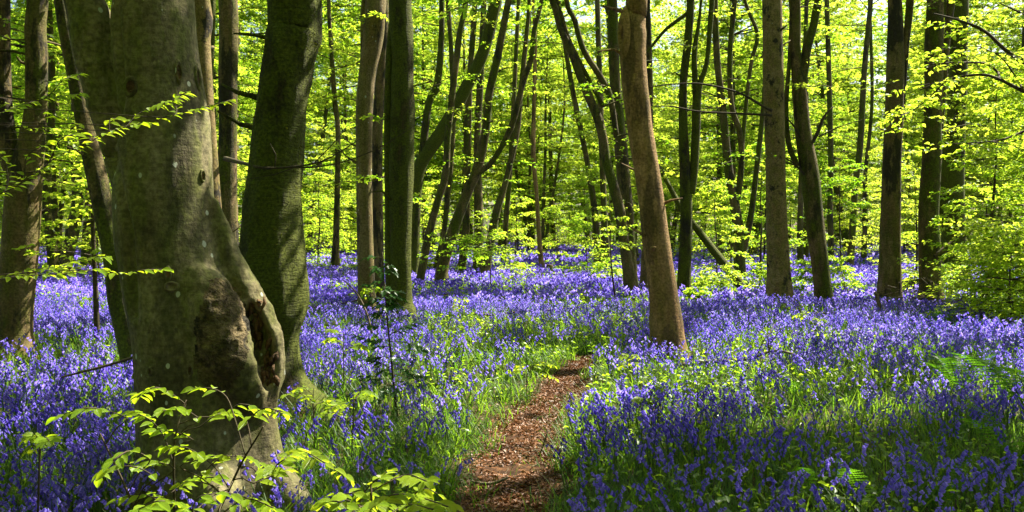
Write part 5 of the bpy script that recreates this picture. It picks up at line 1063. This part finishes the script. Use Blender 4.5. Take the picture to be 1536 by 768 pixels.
# brushwood
def brush(label, px, py, d, w, h, n, mat, seed, L=1.1):
    rg = np.random.default_rng(seed); loc = P(px, py, d); loc[2] = h1(loc[0], loc[1]); root = thing('brushwood_heap', label, 'brushwood', loc); g = Geo()
    for k in range(n):
        a = rg.uniform(0, 6.28); l = L * rg.uniform(.3, 1); s = loc + np.array([rg.normal(0, w * .4), rg.normal(0, .3), rg.uniform(0, h)]); dv = np.array([math.cos(a), .5 * math.sin(a), rg.normal(.15, .3)]); t = np.linspace(0, 1, 5)[:, None]
        p = s + dv * t * l + rg.normal(0, .05, (5, 3)) * l + np.array([0, 0, -.35]) * t ** 2 * l; p[:, 2] = np.maximum(p[:, 2], loc[2] + .03); tube(g, p, np.linspace(.009, .002, 5) * rg.uniform(.5, 1.2), 4, 0, cap=False)
    obj('twigs', g.mesh('twigs', M[mat], True, loc=loc), root, kind='stuff')
    g = Geo(); p = np.array([loc + [-.1, 0, .05], loc + [.25, 0, .4], loc + [.5, .05, .85], loc + [.62, .05, 1.05]]); tube(g, *resample(p, np.array([.03, .025, .018, .01]), .1), 8, 0, .08); obj('branch', g.mesh('branch', M['deadwood'], True, loc=loc), root)
brush('heap of pale dead twigs in front of the yellow-green bushes at right', 1450, 452, 15.6, 1.0, .45, 130, 'deadwood', 5)
brush('dark tangle of dead twigs against the foot of the dark trunk', 1370, 440, 17.6, .35, .7, 50, 'twig', 6, .8)
# bare leafy boughs entering at the upper right from a beech outside the frame
d = 11.5; x = (1640 - CX) / F * d; loc = np.array([x, d, h1(x, d)]); root = thing('young_beech', 'beech just outside the right edge reaching thin leafy boughs into the upper right corner', 'tree', loc); rg = np.random.default_rng(91)
pts = np.array([loc + [0, 0, -.2], loc + [0, 0, 1.5], loc + [.05, 0, 3.2], loc + [.1, 0, 5.5], loc + [.1, .1, 8.5]]); p, r = resample(pts, np.array([.1, .085, .075, .055, .01]), .2); g = Geo(); tube(g, p, r, 12, 0, .06); obj('trunk', g.mesh('trunk', M['brown'], True, loc=loc), root)
LP = []
for pts in ([(1655, 190, 8), (1600, 165, 7), (1536, 137, 6), (1499, 119, 5), (1471, 112, 4), (1421, 119, 3), (1380, 135, 2)], [(1499, 119, 4), (1496, 108, 4), (1477, 95, 3.5), (1434, 94, 2.5), (1390, 96, 1.5)], [(1650, 160, 8), (1560, 110, 7), (1512, 78, 6), (1477, 47, 5), (1440, 31, 4), (1400, 20, 2)], [(1536, 137, 4), (1520, 110, 3), (1500, 85, 2), (1470, 70, 1.5)],
            [(1421, 119, 2.5), (1390, 150, 2), (1370, 165, 1.5), (1350, 175, 1)], [(1600, 165, 5), (1540, 195, 4), (1500, 210, 3), (1450, 215, 2)], [(1650, 130, 6), (1580, 60, 5), (1540, 25, 4), (1500, 5, 2)]):
    o, q = px_branch(root, loc, [(a, b, c, .35 * math.sin(i * 1.3)) for i, (a, b, c) in enumerate(pts)], d, 'twig', 'branch'); LP.append(q)
b, a_, e, L = [], [], [], []
for q in LP:
    for k in range(9): i = int(rg.integers(int(len(q) * .25), len(q))); b.append(q[i]); a_.append(rg.uniform(0, 6.28)); e.append(rg.normal(.0, .25)); L.append(rg.uniform(.3, .75))
crown_parts(root, loc, rg, np.array(a_), np.array(b), np.array(e), np.array(L), 26, .075, filt=False, mat='leaf', wood='twig', wr=.006, hexa=True, K=5)
if __name__ == '__main__':
    print('TRIS', sum(sum(len(p.vertices) - 2 for p in m.polygons) for m in bpy.data.meshes if m.users) if False else sum(len(m.loops) - 2 * len(m.polygons) for m in bpy.data.meshes))
